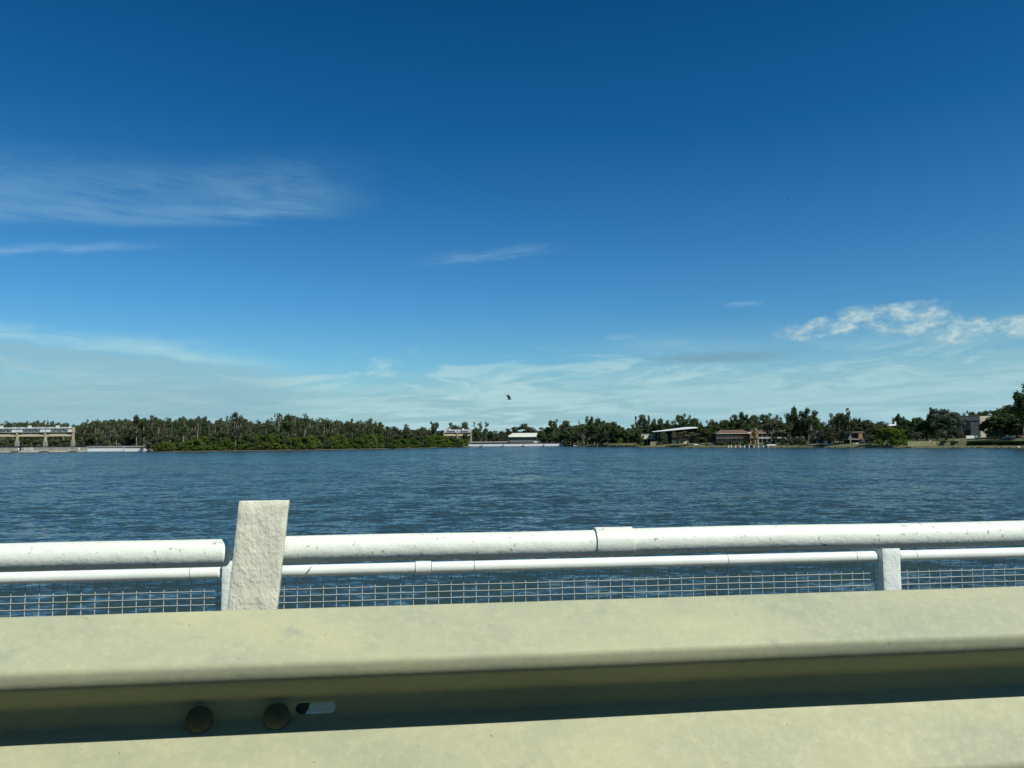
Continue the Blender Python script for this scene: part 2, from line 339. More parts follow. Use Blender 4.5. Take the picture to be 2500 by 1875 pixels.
def crown_clumps(kind):
    R = random.uniform; H = 20.0; b = MB(); cl = []
    if kind == 'gum':                      # tall forest gum, bare pale stems, domed tufts
        nst = random.choice((1, 1, 2))
        for s_ in range(nst):
            bx_ = R(-.6, .6) if nst > 1 else 0
            top = Vector((bx_*3+R(-.8, .8), R(-.8, .8), R(15.5, 18)))
            tr = limb(b, (bx_, 0, -1), top, 0.34, 0.10, 6, 0.02, 5)
            for k in range(random.randint(5, 7)):
                t = R(0.42, 0.98); q = tr[0].lerp(top, t); an = R(0, 2*PI); rr = R(1.0, 3.4)*(1.15-0.4*t)
                e = q+Vector((math.cos(an)*rr, math.sin(an)*rr, R(1.4, 3.0)))
                limb(b, q, e, 0.13, 0.04, 4, 0.08, 2)
                for j in range(random.randint(2, 3)):
                    cl.append((e.x+R(-.9, .9), e.y+R(-.9, .9), e.z+R(-1.6, .8), R(.9, 1.7)))
            cl.append((top.x, top.y, top.z+1.0, R(1.1, 1.6))); cl.append((top.x+R(-1, 1), top.y, top.z-.8, R(1.1, 1.6)))
        for k in range(random.randint(5, 9)): cl.append((R(-2.8, 2.8), R(-2, 2), R(4, 12), R(.8, 1.5)))
        return b, cl, 17, 0.48, 0.85, H, 7.5, m_bark
    if kind == 'spread':                   # broad gum with separate rounded tufts and gaps
        fork = Vector((R(-.4, .4), 0, R(4, 6))); limb(b, (0, 0, -1), fork, 0.55, 0.38, 7, 0.03, 3)
        for k in range(7):
            an = 2*PI*k/7+R(-.4, .4); rr = R(2.5, 5.6); e = Vector((math.cos(an)*rr, math.sin(an)*rr*0.8, R(9.5, 17.0)-(rr-3)*0.7))
            limb(b, fork, e, 0.26, 0.07, 5, 0.06, 3)
            for j in range(3): cl.append((e.x+R(-1.5, 1.5), e.y+R(-1.3, 1.3), e.z+R(-1.8, 1.2), R(1.3, 2.3)))
        for k in range(12): cl.append((R(-4.4, 4.4), R(-2.5, 2.5), R(5.5, 17.8), R(1.4, 2.3)))
        return b, cl, 26, 0.46, 0.78, H, 13.0, m_bark
    if kind == 'dome':                     # dense broad tree down to a short trunk
        limb(b, (0, 0, -1), (0.3, 0, 7), 0.55, 0.3, 7, 0.03, 3)
        for k in range(4):
            an = R(0, 2*PI); limb(b, (0.2, 0, 5), (math.cos(an)*4, math.sin(an)*3, 11), 0.25, 0.08, 5, 0.05, 3)
        for k in range(44):
            an = R(0, 2*PI); ph = R(0, 1)**0.7; el2 = math.asin(min(1, ph)); rr = R(.62, 1.0)
            cl.append((math.cos(an)*math.cos(el2)*6.2*rr, math.sin(an)*math.cos(el2)*5*rr, 6.2+math.sin(el2)*11.5*rr-(1-ph)*R(0, 3), R(1.3, 2.4)))
        return b, cl, 20, 0.50, 0.8, H, 15.0, m_barkd
    if kind == 'willow':                   # rounded shoreline willow, foliage to the water
        for k in range(4):
            an = R(0, 2*PI); limb(b, (R(-.5, .5), 0, -1), (math.cos(an)*5, math.sin(an)*3, 11), 0.35, 0.1, 5, 0.08, 3)
        for k in range(52):
            an = R(0, 2*PI); z = R(0, 1); rr = math.sqrt(max(0, 1-(z*0.97)**2))*R(.7, 1)
            cl.append((math.cos(an)*(9.5*rr+1), math.sin(an)*(6.5*rr+.6), z*16.5+R(.5, 1.5), R(1.6, 3.1)))
        return b, cl, 14, 0.60, 0.85, H, 23.0, m_barkd
    if kind == 'bush':
        for k in range(3): limb(b, (R(-.5, .5), 0, -1), (R(-4, 4), R(-2, 2), 10), 0.3, 0.1, 5, 0.08, 2)
        for k in range(26):
            an = R(0, 2*PI); z = R(0, 1); rr = math.sqrt(max(0, 1-(z*0.95)**2))*R(.6, 1)
            cl.append((math.cos(an)*9*rr, math.sin(an)*7*rr, z*14+2, R(2.0, 3.6)))
        return b, cl, 11, 0.85, 0.9, H, 22.0, m_barkd
    if kind == 'cone':
        limb(b, (0, 0, -1), (0, 0, 16), 0.4, 0.1, 5, 0.02, 3)
        for k in range(40):
            z = R(0.05, 1); an = R(0, 2*PI); rr = (1-z)**0.8*4.6*R(.6, 1)
            cl.append((math.cos(an)*rr, math.sin(an)*rr, 1.5+z*16.8, R(.9, 1.6)))
        return b, cl, 20, 0.45, 0.95, H, 10.0, m_barkd
    if kind == 'bare':                     # mostly leafless pale tree
        def rec(p, d, ln, r, lv):
            e = p+d*ln; limb(b, p, e, r, r*0.6, 4, 0.06, 2)
            if lv:
                for k in range(3): rec(e, (d+Vector((R(-.7, .7), R(-.7, .7), R(-.1, .5)))).normalized(), ln*R(.6, .8), r*0.55, lv-1)
            else: cl.append((e.x, e.y, e.z, R(.4, .9)))
        rec(Vector((0, 0, -1)), Vector((R(-.1, .1), 0, 1)).normalized(), 7, 0.42, 3)
        return b, cl, 12, 0.42, 0.9, H, 10, m_bark
def variant(kind, leaf, i):
    k = (kind, leaf, i)
    if k not in VAR:
        st = random.getstate(); random.seed('%s%d' % (kind, i))
        b, cl, dens, size, flat, H, Wd, bk = crown_clumps(kind); random.setstate(st)
        V = leaves(cl, dens, size, flat)
        me = quads_mesh('crown', V, LM[leaf]); tm = b.mesh('trunk', bk)
        x = V[:, 0]; z = V[:, 2]
        VAR[k] = (me, tm, float(np.percentile(x, 0.5)), float(np.percentile(x, 99.5)), float(np.percentile(z, 99.8)))
    return VAR[k]
NV = {'gum': 9, 'spread': 6, 'dome': 6, 'willow': 6, 'bush': 4, 'cone': 2, 'bare': 3}
cnt = {}
def tree(kind, leaf, px, ytop, w, Y, label, cat='tree', group=None, name=None, base=None, lean=0.0):
    i = cnt.get(kind, 0); cnt[kind] = i+1
    me, tm, xa, xb, zt = variant(kind, leaf, i % NV[kind])
    flip = -1 if (i//NV[kind]) % 2 else 1
    x = XF(px, Y); zb = gz(x, Y) if base is None else base
    H = ZF(px, ytop, Y)-zb; sz = H/zt; sxx = (w/F*Y)/(xb-xa); sxx = max(min(sxx, sz*2.2), sz*0.3)
    r = empty(name or {'bush': 'shore_bush', 'willow': 'willow_tree', 'gum': 'gum_tree', 'spread': 'gum_tree', 'dome': 'broad_tree', 'cone': 'conifer_tree', 'bare': 'bare_tree'}[kind], (x-flip*sxx*(xa+xb)/2, Y, zb), 0, label, cat, group)
    r.scale = (sxx*flip, sxx*0.9, sz); r.rotation_euler = (0, lean, 0)
    t_ = put('trunk', tm, r); c_ = put('crown', me, r); return r

# ------------------------------------------------------------------ trees
R_ = random.uniform
def interp(x, pts): return float(np.interp(x, [p[0] for p in pts], [p[1] for p in pts]))
# skyline of the flooded forest: (px, y of the treetops)
TOP = [(-400, 1030), (0, 1031), (60, 1029), (130, 1028), (185, 1036), (215, 1026), (300, 1021), (360, 1017), (420, 1023), (480, 1018), (520, 1026), (570, 1014), (610, 1028), (650, 1026), (700, 1014), (770, 1021), (850, 1026), (900, 1028), (940, 1038), (960, 1046), (1000, 1040), (1050, 1042), (1090, 1040)]
G1 = 'gum trees of the flooded forest on the left shore'
for row, (dY, step, lo) in enumerate(((28, 13.0, 9), (60, 12.0, 5), (105, 12.0, 0))):
    ZN = [(-999, 'outside the left edge'), (0, 'behind the leftmost gantry bay'), (41, 'behind the middle gantry bay'), (110, 'behind the last gantry bay'), (178, 'just right of the gantry'), (250, 'above the white panelled weir'), (312, 'beside the forked white trunk'), (375, 'behind the first willows'), (440, 'near the flat topped gum'), (500, 'right of the small round treetop'), (560, 'around the tallest spiky gum'), (620, 'left of the pale bare gum'), (680, 'beside the big domed tree'), (745, 'right of the pointed gum'), (800, 'above the middle willows'), (860, 'at the right forest end')]
    RW = ('front row', 'second row', 'back row')[row]
    px = -330 if row else -300
    while px < 960:
        px += step*R_(.7, 1.3); Y = max(shoreY(px), 560)+dY+R_(-9, 9)
        if px < 235: Y = max(Y, 665)+R_(0, 25)+row*25
        yt = interp(px, TOP)+lo*R_(0, 1.6)+R_(-3, 4)
        dk = random.random()
        if dk < .5: lf, lb = 'gum', 'grey green'
        elif dk < .85: lf, lb = 'dark', 'dark green'
        else: lf, lb = 'olive', 'dull olive'
        lb = '%s gum, %s, %s' % (lb, RW, [z for a, z in ZN if px >= a][-1])
        tree('gum', lf, px, yt, R_(15, 24), Y, lb, group=G1)
U = 'low scrub under the forest gums'
for k in range(34):
    px = -280+k*31+R_(-8, 8); Y = max(shoreY(px), 560)+20+R_(0, 8)
    if px < 235: Y = max(Y, 655)
    tree('bush', 'gum' if k % 3 else 'olive', px, interp(px, TOP)+R_(36, 46), R_(30, 46), Y, 'low dull scrub bush between the left forest gum stems', 'bush', U)
# trees that stand out of the forest
for kind, lf, px, yt, w, dY, lb in (
    ('gum', 'grey', 332, 1012, 26, 12, 'tall gum with forked white trunk rising right of the weir gantry'),
    ('gum', 'gum', 368, 1014, 26, 12, 'tall gum with bright bare trunk above the left end of the green willows'),
    ('gum', 'gum', 212, 1024, 22, 60, 'round headed gum just right of the weir gantry standing above its neighbours'),
    ('gum', 'dark', 449, 1016, 26, 20, 'dark gum with flat square top in the left forest'),
    ('gum', 'gum', 482, 1015, 18, 20, 'narrow gum left of a dark round treetop in the forest'),
    ('dome', 'dark', 500, 1016, 18, 30, 'small dark round treetop between two narrow forest gums'),
    ('gum', 'grey', 573, 1006, 24, 12, 'tallest spiky gum of the forest with several thin tufts at the top'),
    ('gum', 'grey', 589, 1013, 16, 12, 'thin spiky gum touching the right side of the tallest spiky gum'),
    ('bare', 'grey', 681, 1008, 20, 14, 'almost leafless pale gum left of the big dark domed tree'),
    ('dome', 'dark', 702, 1012, 32, 18, 'big dark domed tree standing above the left forest'),
    ('gum', 'dark', 742, 1009, 24, 18, 'pointed dark gum right of the big domed tree'),
    ('gum', 'dark', 861, 1021, 14, 20, 'thin dark gum with two tiny tufts sticking up near the right end of the forest'),
    ('dome', 'dark', 903, 1021, 22, 22, 'dark pointed round gum near the right end of the left forest'),
    ('dome', 'dark', 928, 1030, 18, 22, 'rounded dark gum at the stepped right end of the left forest'),
    ('gum', 'dark', 915, 1028, 12, 22, 'narrow dark gum wedged between two round gums at the forest end'),
    ('dome', 'gum', 996, 1036, 34, 40, 'low domed gum right of the notch in the forest'),
    ('spread', 'gum', 966, 1041, 28, 35, 'low grey green gum in the notch at the end of the forest'),
    ('dome', 'olive', 1030, 1043, 34, 45, 'low olive gum left of the far weir gantry'),
    ('spread', 'gum', 1058, 1029, 26, 60, 'ragged tall gum left behind the far weir gantry')):
    tree(kind, lf, px, yt, w, shoreY(px)+dY, lb)
# willows along the left shore
WT = [(372, 1084), (400, 1079), (435, 1078), (470, 1075), (495, 1066), (530, 1064), (555, 1070), (590, 1060), (615, 1062), (640, 1056), (670, 1058), (700, 1074), (725, 1066), (760, 1061), (800, 1062), (830, 1060), (850, 1072), (880, 1066), (900, 1060), (930, 1062), (965, 1072), (1000, 1066), (1040, 1066), (1065, 1062), (1090, 1064), (1120, 1068), (1138, 1082)]
G2 = 'green willows along the left shore'
px = 392; k = 0
while px < 1130:
    dY = 12+R_(-4, 6); Y = shoreY(px)+dY; yt = interp(px, WT)+R_(-1.5, 3)
    tree('willow', 'willow' if k % 4 != 2 else 'dark', px, yt, R_(36, 54), Y, 'rounded green willow in the row along the left shore' if k % 4 != 2 else 'darker shrub tree among the bright left shore willows', group=G2)
    px += R_(17, 26); k += 1
px = 384; k = 0
while px < 1140:
    Y = shoreY(px)+4+R_(0, 3); tree('bush', 'willow', px, 1088+R_(-6, 5)-(px-384)*0.006, R_(16, 32), Y, 'low bright waterline bush in front of the left willows', 'bush', 'waterline bushes in front of the willows')
    px += R_(15, 27); k += 1

# centre and right bank: px, y of top, width, metres behind the shore
def c4(a, b): return 1100+.1808*a, 980+.1808*b
def c5(a, b): return 1450+.1356*a, 980+.1356*b
def c6(a, b): return 1700+.1356*a, 980+.1356*b
def c7(a, b): return 1950+.1356*a, 980+.1356*b
def c8(a, b): return 2200+.1356*a, 930+.1356*b
def T(cf, kind, lf, a, b, w, dY, lb, group=None, cat='tree', base=None):
    px, yt = cf(a, b); sc_ = .1808 if cf is c4 else .1356
    return tree(kind, lf, px, yt, w*sc_*(1.3 if kind in ('spread', 'dome') and dY >= 20 else 1), shoreY(px)+dY, lb, cat, group, base=base)
gA = 'dark trees behind the far weir'
for t in ((c4, 'spread', 'gum', 60, 285, 150, 135, 'wide dark gum crown showing over the roof of the far gantry'), (c4, 'spread', 'dark', 180, 275, 80, 135, 'narrow dark gum right behind the far gantry roof'), (c4, 'gum', 'dark', 232, 300, 60, 135, 'thin dark gum just left of the far gantry end pier'),
    (c4, 'gum', 'gum', 318, 278, 90, 60, 'columnar gum directly right of the far gantry end pier'), (c4, 'spread', 'dark', 405, 315, 130, 55, 'bushy dark gum between two columnar gums right of the far gantry'), (c4, 'gum', 'gum', 478, 274, 80, 60, 'columnar gum with ragged top right of the far gantry'), (c4, 'bare', 'grey', 395, 262, 60, 90, 'bare twigged tree poking over the bushy gum near the far gantry'),
    (c4, 'spread', 'gum', 810, 350, 130, 160, 'dark gum above the left end of the white shed roof'), (c4, 'spread', 'gum', 965, 302, 190, 160, 'largest domed gum behind the white shed roof'), (c4, 'dome', 'gum', 1105, 352, 130, 165, 'dark gum above the right end of the white shed roof')):
    T(*t)
for a, b, w in ((545, 400, 90), (610, 395, 110), (690, 400, 110), (740, 430, 90), (580, 450, 140), (670, 460, 150), (720, 480, 100), (380, 470, 150), (300, 480, 100), (470, 470, 110), (520, 480, 90), (250, 440, 80), (200, 430, 80)): T(c4, 'dome', 'gum', a, b, w, 60+R_(0, 30), 'low dull tree between far gantry and white shed', gA)
for t in ((c4, 'dome', 'dark', 1235, 350, 110, 40, 'dark rounded gum right of the white shed roof'), (c4, 'spread', 'dark', 1405, 243, 120, 50, 'tall dark gum with a big rounded top above the right end of the low weir'), (c4, 'spread', 'gum', 1500, 270, 80, 50, 'grey gum between two taller gums right of the low weir'), (c4, 'spread', 'dark', 1578, 255, 90, 52, 'forked dark gum with narrow top right of the low weir'), (c4, 'dome', 'dark', 1320, 345, 120, 50, 'small dark gum left of the tall rounded gum'),
    (c4, 'gum', 'dark', 1742, 240, 36, 50, 'very thin pointed tree left of the many tufted gum'), (c4, 'spread', 'dark', 1850, 200, 130, 45, 'tall many tufted gum at the highest point of the middle shore'), (c4, 'spread', 'dark', 1945, 208, 110, 48, 'tall tufted gum right beside the highest gum of the middle shore'), (c4, 'spread', 'dark', 2020, 222, 80, 50, 'loose tufted gum with sky showing through its crown'), (c4, 'spread', 'dark', 2120, 265, 170, 45, 'wide dark gum on the slope down right of the tufted gums'),
    (c4, 'dome', 'dark', 1340, 410, 260, 14, 'large round green tree at the right end of the low weir'), (c4, 'dome', 'dark', 1450, 430, 200, 16, 'dark round tree behind the small bright willow at the end of the low weir'), (c4, 'willow', 'willow', 1560, 508, 100, 5, 'small bright willow at the right end of the low weir'), (c4, 'bare', 'grey', 1800, 380, 170, 6, 'grey half dead tree leaning by the waterline left of the reeds'), (c4, 'bare', 'grey', 1720, 400, 120, 7, 'bare grey tree with drooping boughs over the white kiosk'),
    (c4, 'dome', 'dark', 1640, 400, 190, 14, 'dark tree behind the white kiosk on the shore'), (c4, 'dome', 'dark', 1800, 330, 260, 24, 'broad dark tree behind the grey half dead tree'), (c4, 'dome', 'dark', 1960, 440, 190, 10, 'dark green tree at the left end of the reed bed')): T(*t)
for a, b, w in ((1230, 400, 110), (1500, 360, 150), (1600, 360, 160), (1700, 350, 150), (1960, 340, 170), (2060, 350, 160), (2150, 330, 150)): T(c4, 'dome', 'dark', a, b, w, 34+R_(0, 8), 'dark tree in the dense wood on the middle shore', 'dense wood on the middle shore')
for t in ((c5, 'spread', 'dark', 250, 348, 160, 30, 'rounded dark gum stepping down right of the tufted gums'), (c5, 'dome', 'dark', 360, 370, 160, 30, 'dark sloping tree at the low right end of the middle wood'), (c5, 'dome', 'dark', 460, 430, 160, 30, 'lowest dark tree at the right end of the middle wood'),
    (c5, 'gum', 'gum', 765, 262, 34, 60, 'thin leaning gum left of a pair of tall gums behind the cream block'), (c5, 'spread', 'dark', 862, 232, 120, 55, 'left one of the pair of tall gums behind the cream block'), (c5, 'spread', 'dark', 1000, 253, 130, 55, 'right one of the pair of tall gums behind the cream block'), (c5, 'spread', 'dark', 740, 385, 130, 40, 'grey leaved gum below the thin leaning gum'), (c5, 'dome', 'dark', 1090, 312, 110, 60, 'small round gum right of the pair of tall gums'), (c5, 'dome', 'dark', 1200, 304, 115, 60, 'mushroom shaped gum above the left end of the curved roof'),
    (c5, 'spread', 'gum', 1310, 340, 130, 60, 'flat topped gum above the middle of the curved roof'), (c5, 'dome', 'dark', 1440, 345, 160, 60, 'broad dark gum above the middle of the curved roof'), (c5, 'spread', 'dark', 1600, 222, 170, 62, 'tall gum with a dense top high above the curved roof'), (c5, 'spread', 'dark', 1690, 245, 120, 62, 'gum leaning on the right side of the tall dense gum above the curved roof'), (c5, 'dome', 'dark', 1800, 305, 170, 62, 'gum behind the thin right tip of the curved roof'), (c5, 'spread', 'dark', 1860, 298, 90, 64, 'small tufted gum above the right tip of the curved roof'), (c5, 'dome', 'dark', 1950, 360, 110, 60, 'last dark gum before the dip right of the curved roof')): T(*t)
for a, b, w in ((620, 480, 150), (540, 520, 150), (440, 520, 200), (330, 540, 200), (200, 500, 200), (100, 480, 200), (700, 520, 180), (820, 500, 170), (560, 590, 180), (250, 620, 190), (120, 600, 160), (680, 600, 150), (800, 610, 140), (470, 640, 150), (360, 660, 150)): T(c5, 'dome', 'dark', a, b, w, 18+R_(0, 10), 'rounded green tree in the thicket behind the reed bed', 'thicket behind the reed bed')
for a, b, w in ((950, 440, 170), (1080, 420, 180), (1220, 410, 180), (1350, 420, 170), (1500, 420, 200), (1650, 400, 200), (1800, 410, 200), (1930, 430, 170), (2040, 470, 150), (900, 530, 120)): T(c5, 'dome', 'dark', a, b, w, 56+R_(0, 8), 'dark tree in the wood behind the curved roof', 'wood behind the curved roof')
T(c5, 'willow', 'willow', 855, 620, 95, 5, 'bright green willow at the waterline left of the boathouse'); T(c5, 'bush', 'willow', 465, 655, 110, 8, 'round bright shrub at the back of the reed bed', cat='bush')
T(c5, 'dome', 'gum', 1240, 545, 170, 16, 'dark tree in front of the left end of the curved roof'); T(c5, 'spread', 'brown', 1500, 560, 190, 9, 'rusty leaved tree with open trunks in front of the cream wall'); T(c5, 'spread', 'olive', 1700, 540, 300, 10, 'wide brownish olive tree shading the parked cars'); T(c5, 'spread', 'olive', 1870, 560, 260, 12, 'wide olive tree right of the brownish one by the parked cars'); T(c5, 'dome', 'olive', 2020, 500, 230, 16, 'olive tree directly left of the brick motel'); T(c5, 'dome', 'gum', 2150, 560, 170, 14, 'rounded tree overlapping the left corner of the brick motel')
for t in ((c6, 'spread', 'dark', 250, 345, 150, 60, 'left end gum of the row behind the motel roof'), (c6, 'spread', 'gum', 370, 323, 200, 60, 'wide grey gum above the left half of the motel roof'), (c6, 'spread', 'gum', 500, 330, 180, 60, 'pale speckled gum behind the motel roof ridge'), (c6, 'spread', 'dark', 640, 285, 140, 58, 'dark gum left of the tallest gum behind the motel'), (c6, 'spread', 'dark', 760, 198, 210, 55, 'tallest dark gum directly behind the motel roof'), (c6, 'spread', 'dark', 890, 236, 160, 58, 'round gum leaning right of the tallest gum behind the motel'),
    (c6, 'dome', 'gum', 1050, 244, 240, 60, 'broad flat domed gum behind the motel gable'), (c6, 'spread', 'dark', 1290, 212, 200, 58, 'dark gum with a small flat cap right behind the motel gable'), (c6, 'spread', 'gum', 1400, 240, 170, 58, 'gum stepping down right of the flat capped gum'), (c6, 'dome', 'gum', 1500, 290, 160, 50, 'last sloping gum before the dark twin headed gum'),
    (c6, 'dome', 'dark', 1050, 400, 260, 38, 'bright mid green tree behind the motel gable'), (c6, 'spread', 'dark', 1700, 210, 130, 30, 'left head of the dark twin headed gum group by the jetty'), (c6, 'dome', 'dark', 1780, 150, 150, 32, 'dark gum below the little umbrella shaped tuft'), (c6, 'dome', 'dark', 1770, 92, 80, 36, 'little umbrella shaped tuft rising on a thin stem above the dark gums'), (c6, 'spread', 'dark', 1900, 172, 150, 30, 'middle head of the dark gum group above the houses'), (c6, 'spread', 'dark', 2085, 125, 230, 28, 'big rounded gum head on the right of the dark gum group'),
    (c6, 'cone', 'dark', 1040, 490, 130, 6, 'dark green conical tree in front of the motel gable'), (c6, 'spread', 'olive', 1420, 325, 470, 8, 'wide pale olive gum standing in front of the right motel wing'), (c6, 'spread', 'gum', 1620, 370, 270, 12, 'rounded gum half covering the right end of the motel'), (c6, 'dome', 'dark', 1850, 330, 330, 38, 'mass of dark foliage left of the big rounded gum head'), (c6, 'dome', 'dark', 2060, 360, 300, 38, 'mass of dark foliage under the big rounded gum head'),
    (c6, 'bare', 'grey', 2050, 560, 110, 4, 'white barked bare tree at the right end of the jetty')): T(*t)
for a, b, w in ((300, 420, 220), (450, 410, 220), (600, 400, 220), (750, 400, 220), (900, 400, 220), (1180, 380, 220), (1330, 400, 220), (1480, 390, 220), (1600, 400, 200), (200, 440, 160)): T(c6, 'dome', 'dark', a, b, w, 52+R_(0, 6), 'dark tree in the wood behind the motel', 'wood behind the motel')
for a, b, w, lf in ((1560, 690, 120, 'dark'), (1640, 680, 140, 'dark'), (1740, 670, 150, 'dark'), (1850, 660, 150, 'olive'), (1950, 690, 150, 'dark'), (1390, 720, 110, 'willow'), (1250, 725, 120, 'willow'), (860, 715, 150, 'willow'), (720, 715, 130, 'olive'), (620, 715, 130, 'dark'), (500, 720, 120, 'olive'), (420, 722, 110, 'dark')): T(c6, 'bush', lf, a, b, w, 5+R_(0, 3), 'clipped garden shrub in the bed in front of the motel', 'garden shrubs in front of the motel', 'bush')
for t in ((c7, 'dome', 'dark', 430, 372, 210, 36, 'low rounded gum in the gap between two big gum heads'), (c7, 'dome', 'dark', 530, 410, 120, 28, 'dark bush tree at the bottom of the gap between two big gums'), (c7, 'spread', 'dark', 670, 212, 180, 22, 'left lobe of the largest gum above the brick houses'), (c7, 'spread', 'dark', 740, 208, 160, 24, 'gum shoulder joined to the largest gum on the right bank'), (c7, 'spread', 'gum', 930, 124, 300, 15, 'largest gum with forked white trunk above the balcony house'), (c7, 'dome', 'dark', 800, 320, 320, 40, 'dark lower foliage behind the largest gum'), (c7, 'spread', 'gum', 1080, 302, 110, 28, 'loose dark gum right of the largest gum'),
    (c7, 'dome', 'gum', 1230, 335, 280, 30, 'broad rusty green tree right of the largest gum'), (c7, 'dome', 'dark', 1500, 362, 260, 60, 'dark domed tree left of the white aeroplane'), (c7, 'spread', 'dark', 1790, 222, 140, 60, 'leaning dark tree behind the tail of the white aeroplane'), (c7, 'spread', 'dark', 1880, 268, 120, 62, 'dark flat tree right of the white aeroplane tail'), (c7, 'dome', 'dark', 1960, 335, 200, 62, 'low dark tree right of the aeroplane'), (c7, 'spread', 'dark', 2085, 298, 70, 62, 'small round topped tree between the aeroplane and the big grey gum'), (c7, 'spread', 'dark', 2180, 290, 130, 62, 'dark tree left behind the big grey gum'),
    (c7, 'dome', 'olive', 640, 480, 370, 8, 'wide olive tree between the two brick houses'), (c7, 'dome', 'grey', 400, 520, 170, 6, 'grey green rounded tree in front of the left brick house'), (c7, 'dome', 'olive', 1300, 400, 380, 36, 'olive tree behind the right end of the balcony house'), (c7, 'dome', 'grey', 1300, 590, 270, 7, 'low grey green bush tree right of the balcony house'), (c7, 'dome', 'gum', 1420, 450, 330, 24, 'rounded tree rising behind the left willow'),
    (c7, 'willow', 'willow', 1600, 460, 430, 5, 'left half of the drooping willow pair on the right bank'), (c7, 'willow', 'willow', 1820, 490, 350, 5, 'right half of the drooping willow pair on the right bank'), (c7, 'spread', 'olive', 2080, 520, 270, 12, 'olive tree on two dark stems right of the willow pair'), (c7, 'dome', 'gum', 1900, 450, 260, 30, 'green tree under the white aeroplane'), (c7, 'dome', 'gum', 1640, 455, 240, 30, 'green tree under the nose of the white aeroplane')): T(*t)
for a, b, w in ((1400, 400, 240), (1560, 420, 240), (1720, 400, 240), (1850, 380, 240), (2000, 390, 240), (2130, 370, 240), (1280, 420, 240), (1100, 430, 240)): T(c7, 'dome', 'dark', a, b, w, 58+R_(0, 6), 'dark tree in the wood behind the drooping willows', 'wood behind the drooping willows')
for t in ((c8, 'spread', 'dark', 30, 640, 130, 66, 'dark gum left of the small round topped tree'), (c8, 'spread', 'grey', 640, 478, 230, 34, 'airy upper crown of the big grey gum left of the concrete building'), (c8, 'dome', 'grey', 800, 512, 460, 30, 'big grey leaved gum left of the concrete building'), (c8, 'dome', 'dark', 470, 700, 300, 36, 'dark tree under the left side of the big grey gum'), (c8, 'dome', 'gum', 950, 860, 240, 14, 'low green tree at the foot of the big grey gum'), (c8, 'dome', 'brown', 1082, 876, 110, 12, 'small rusty orange tree at the left corner of the concrete building'),
    (c8, 'spread', 'dark', 1262, 538, 110, 150, 'round topped gum on the hill above the concrete building'), (c8, 'spread', 'dark', 1800, 488, 90, 120, 'small gum on the hill right of the concrete building'), (c8, 'dome', 'dark', 1960, 430, 240, 60, 'dark pointed tree above the parked cars on the right'), (c8, 'dome', 'dark', 2110, 470, 240, 60, 'dark tree left of the trunk of the tallest tree'), (c8, 'spread', 'dark', 2215, 222, 240, 20, 'tallest dark gum cut by the right edge of the picture'), (c8, 'spread', 'dark', 2330, 60, 330, 22, 'dark gum crown beyond the right edge'),
    (c8, 'dome', 'dark', 1850, 590, 420, 36, 'large very dark tree right of the concrete building'), (c8, 'dome', 'dark', 2100, 600, 420, 34, 'large very dark tree under the tallest tree at the right edge'), (c8, 'dome', 'dark', 1570, 710, 230, 36, 'dark rounded tree against the lit cream wall'), (c8, 'dome', 'olive', 1700, 890, 210, 20, 'small olive tree in front of the very dark trees')): T(*t)
for a, b, w in ((1060, 600, 120), (1140, 578, 120), (1330, 562, 140), (1420, 560, 140), (1520, 540, 150), (1620, 530, 150), (1710, 530, 140)): T(c8, 'dome', 'dark', a, b, w, 150+R_(0, 10), 'hilltop tree in the even line above the concrete building', 'hilltop trees above the concrete building', base=8)
for a, b, w in ((150, 700, 200), (300, 720, 200), (350, 655, 150), (240, 664, 70), (420, 900, 200), (1750, 760, 250), (1950, 760, 250), (2100, 800, 260), (2200, 760, 260), (1880, 900, 200), (2080, 900, 200)): T(c8, 'dome', 'dark', a, b, w, 40+R_(0, 8), 'very dark tree in the shade behind the right lawn', 'shaded wood behind the right lawn')

# the wood that closes the view behind the separate trees, one mass no tree of which can be told apart
def wood(name, prof_, px0, px1, back, leaf, label, dens=2.0):
    V = []; a0_, a1_ = px0, px1
    for i in range(int((a1_-a0_)*dens*22)):
        px = R_(a0_, a1_); Y = max(shoreY(px), 600)+back+R_(0, 14)+(95 if 1000 < px < 1395 else 0); x = XF(px, Y)
        yt = interp(px, prof_)+4.5*noise.noise(Vector((px*.11, 1, 0)))+3*noise.noise(Vector((px*.3, 5, 0))); zt_2 = ZF(px, yt, Y); z0 = gz(x, Y)
        z = z0+(zt_2-z0)*R_(0, 1)**.95; s_ = R_(.6, 1.25)
        a = Vector((R_(-1, 1), R_(-1, 1), R_(-1, 1))).normalized(); b_ = a.cross(Vector((R_(-1, 1), R_(-1, 1), R_(-1, 1)))).normalized()*s_*.7; a = a*s_; p = Vector((x, Y, z)); V += [tuple(p-a), tuple(p-b_), tuple(p+a), tuple(p+b_)]
    o = put(name, quads_mesh(name, np.array(V), LM[leaf])); tag(o, label, 'wood', kind='stuff')
wood('distant_wood', [(a, b+9) for a, b in TOP], -330, 1000, 150, 'gum', 'dark mass of forest seen between the stems of the left gums')
wood('distant_wood', [(1000, 1050), (1090, 1052), (1100, 1044), (1140, 1044), (1160, 1056), (1200, 1058), (1235, 1060), (1300, 1056), (1335, 1048), (1400, 1040), (1440, 1034), (1500, 1040), (1530, 1052), (1550, 1054), (1570, 1044), (1620, 1038), (1700, 1038), (1718, 1044), (1732, 1044), (1780, 1034), (1850, 1030), (1900, 1034), (1915, 1038), (1960, 1026), (2005, 1034), (2024, 1048), (2040, 1038), (2090, 1026), (2120, 1036), (2180, 1040), (2240, 1036), (2265, 1034), (2330, 1028), (2338, 1050), (2400, 1040), (2440, 1000), (2500, 990), (2600, 980)], 1000, 2600, 105, 'dark', 'dark mass of woodland closing the view behind the houses and trees of the right bank', 2.4)

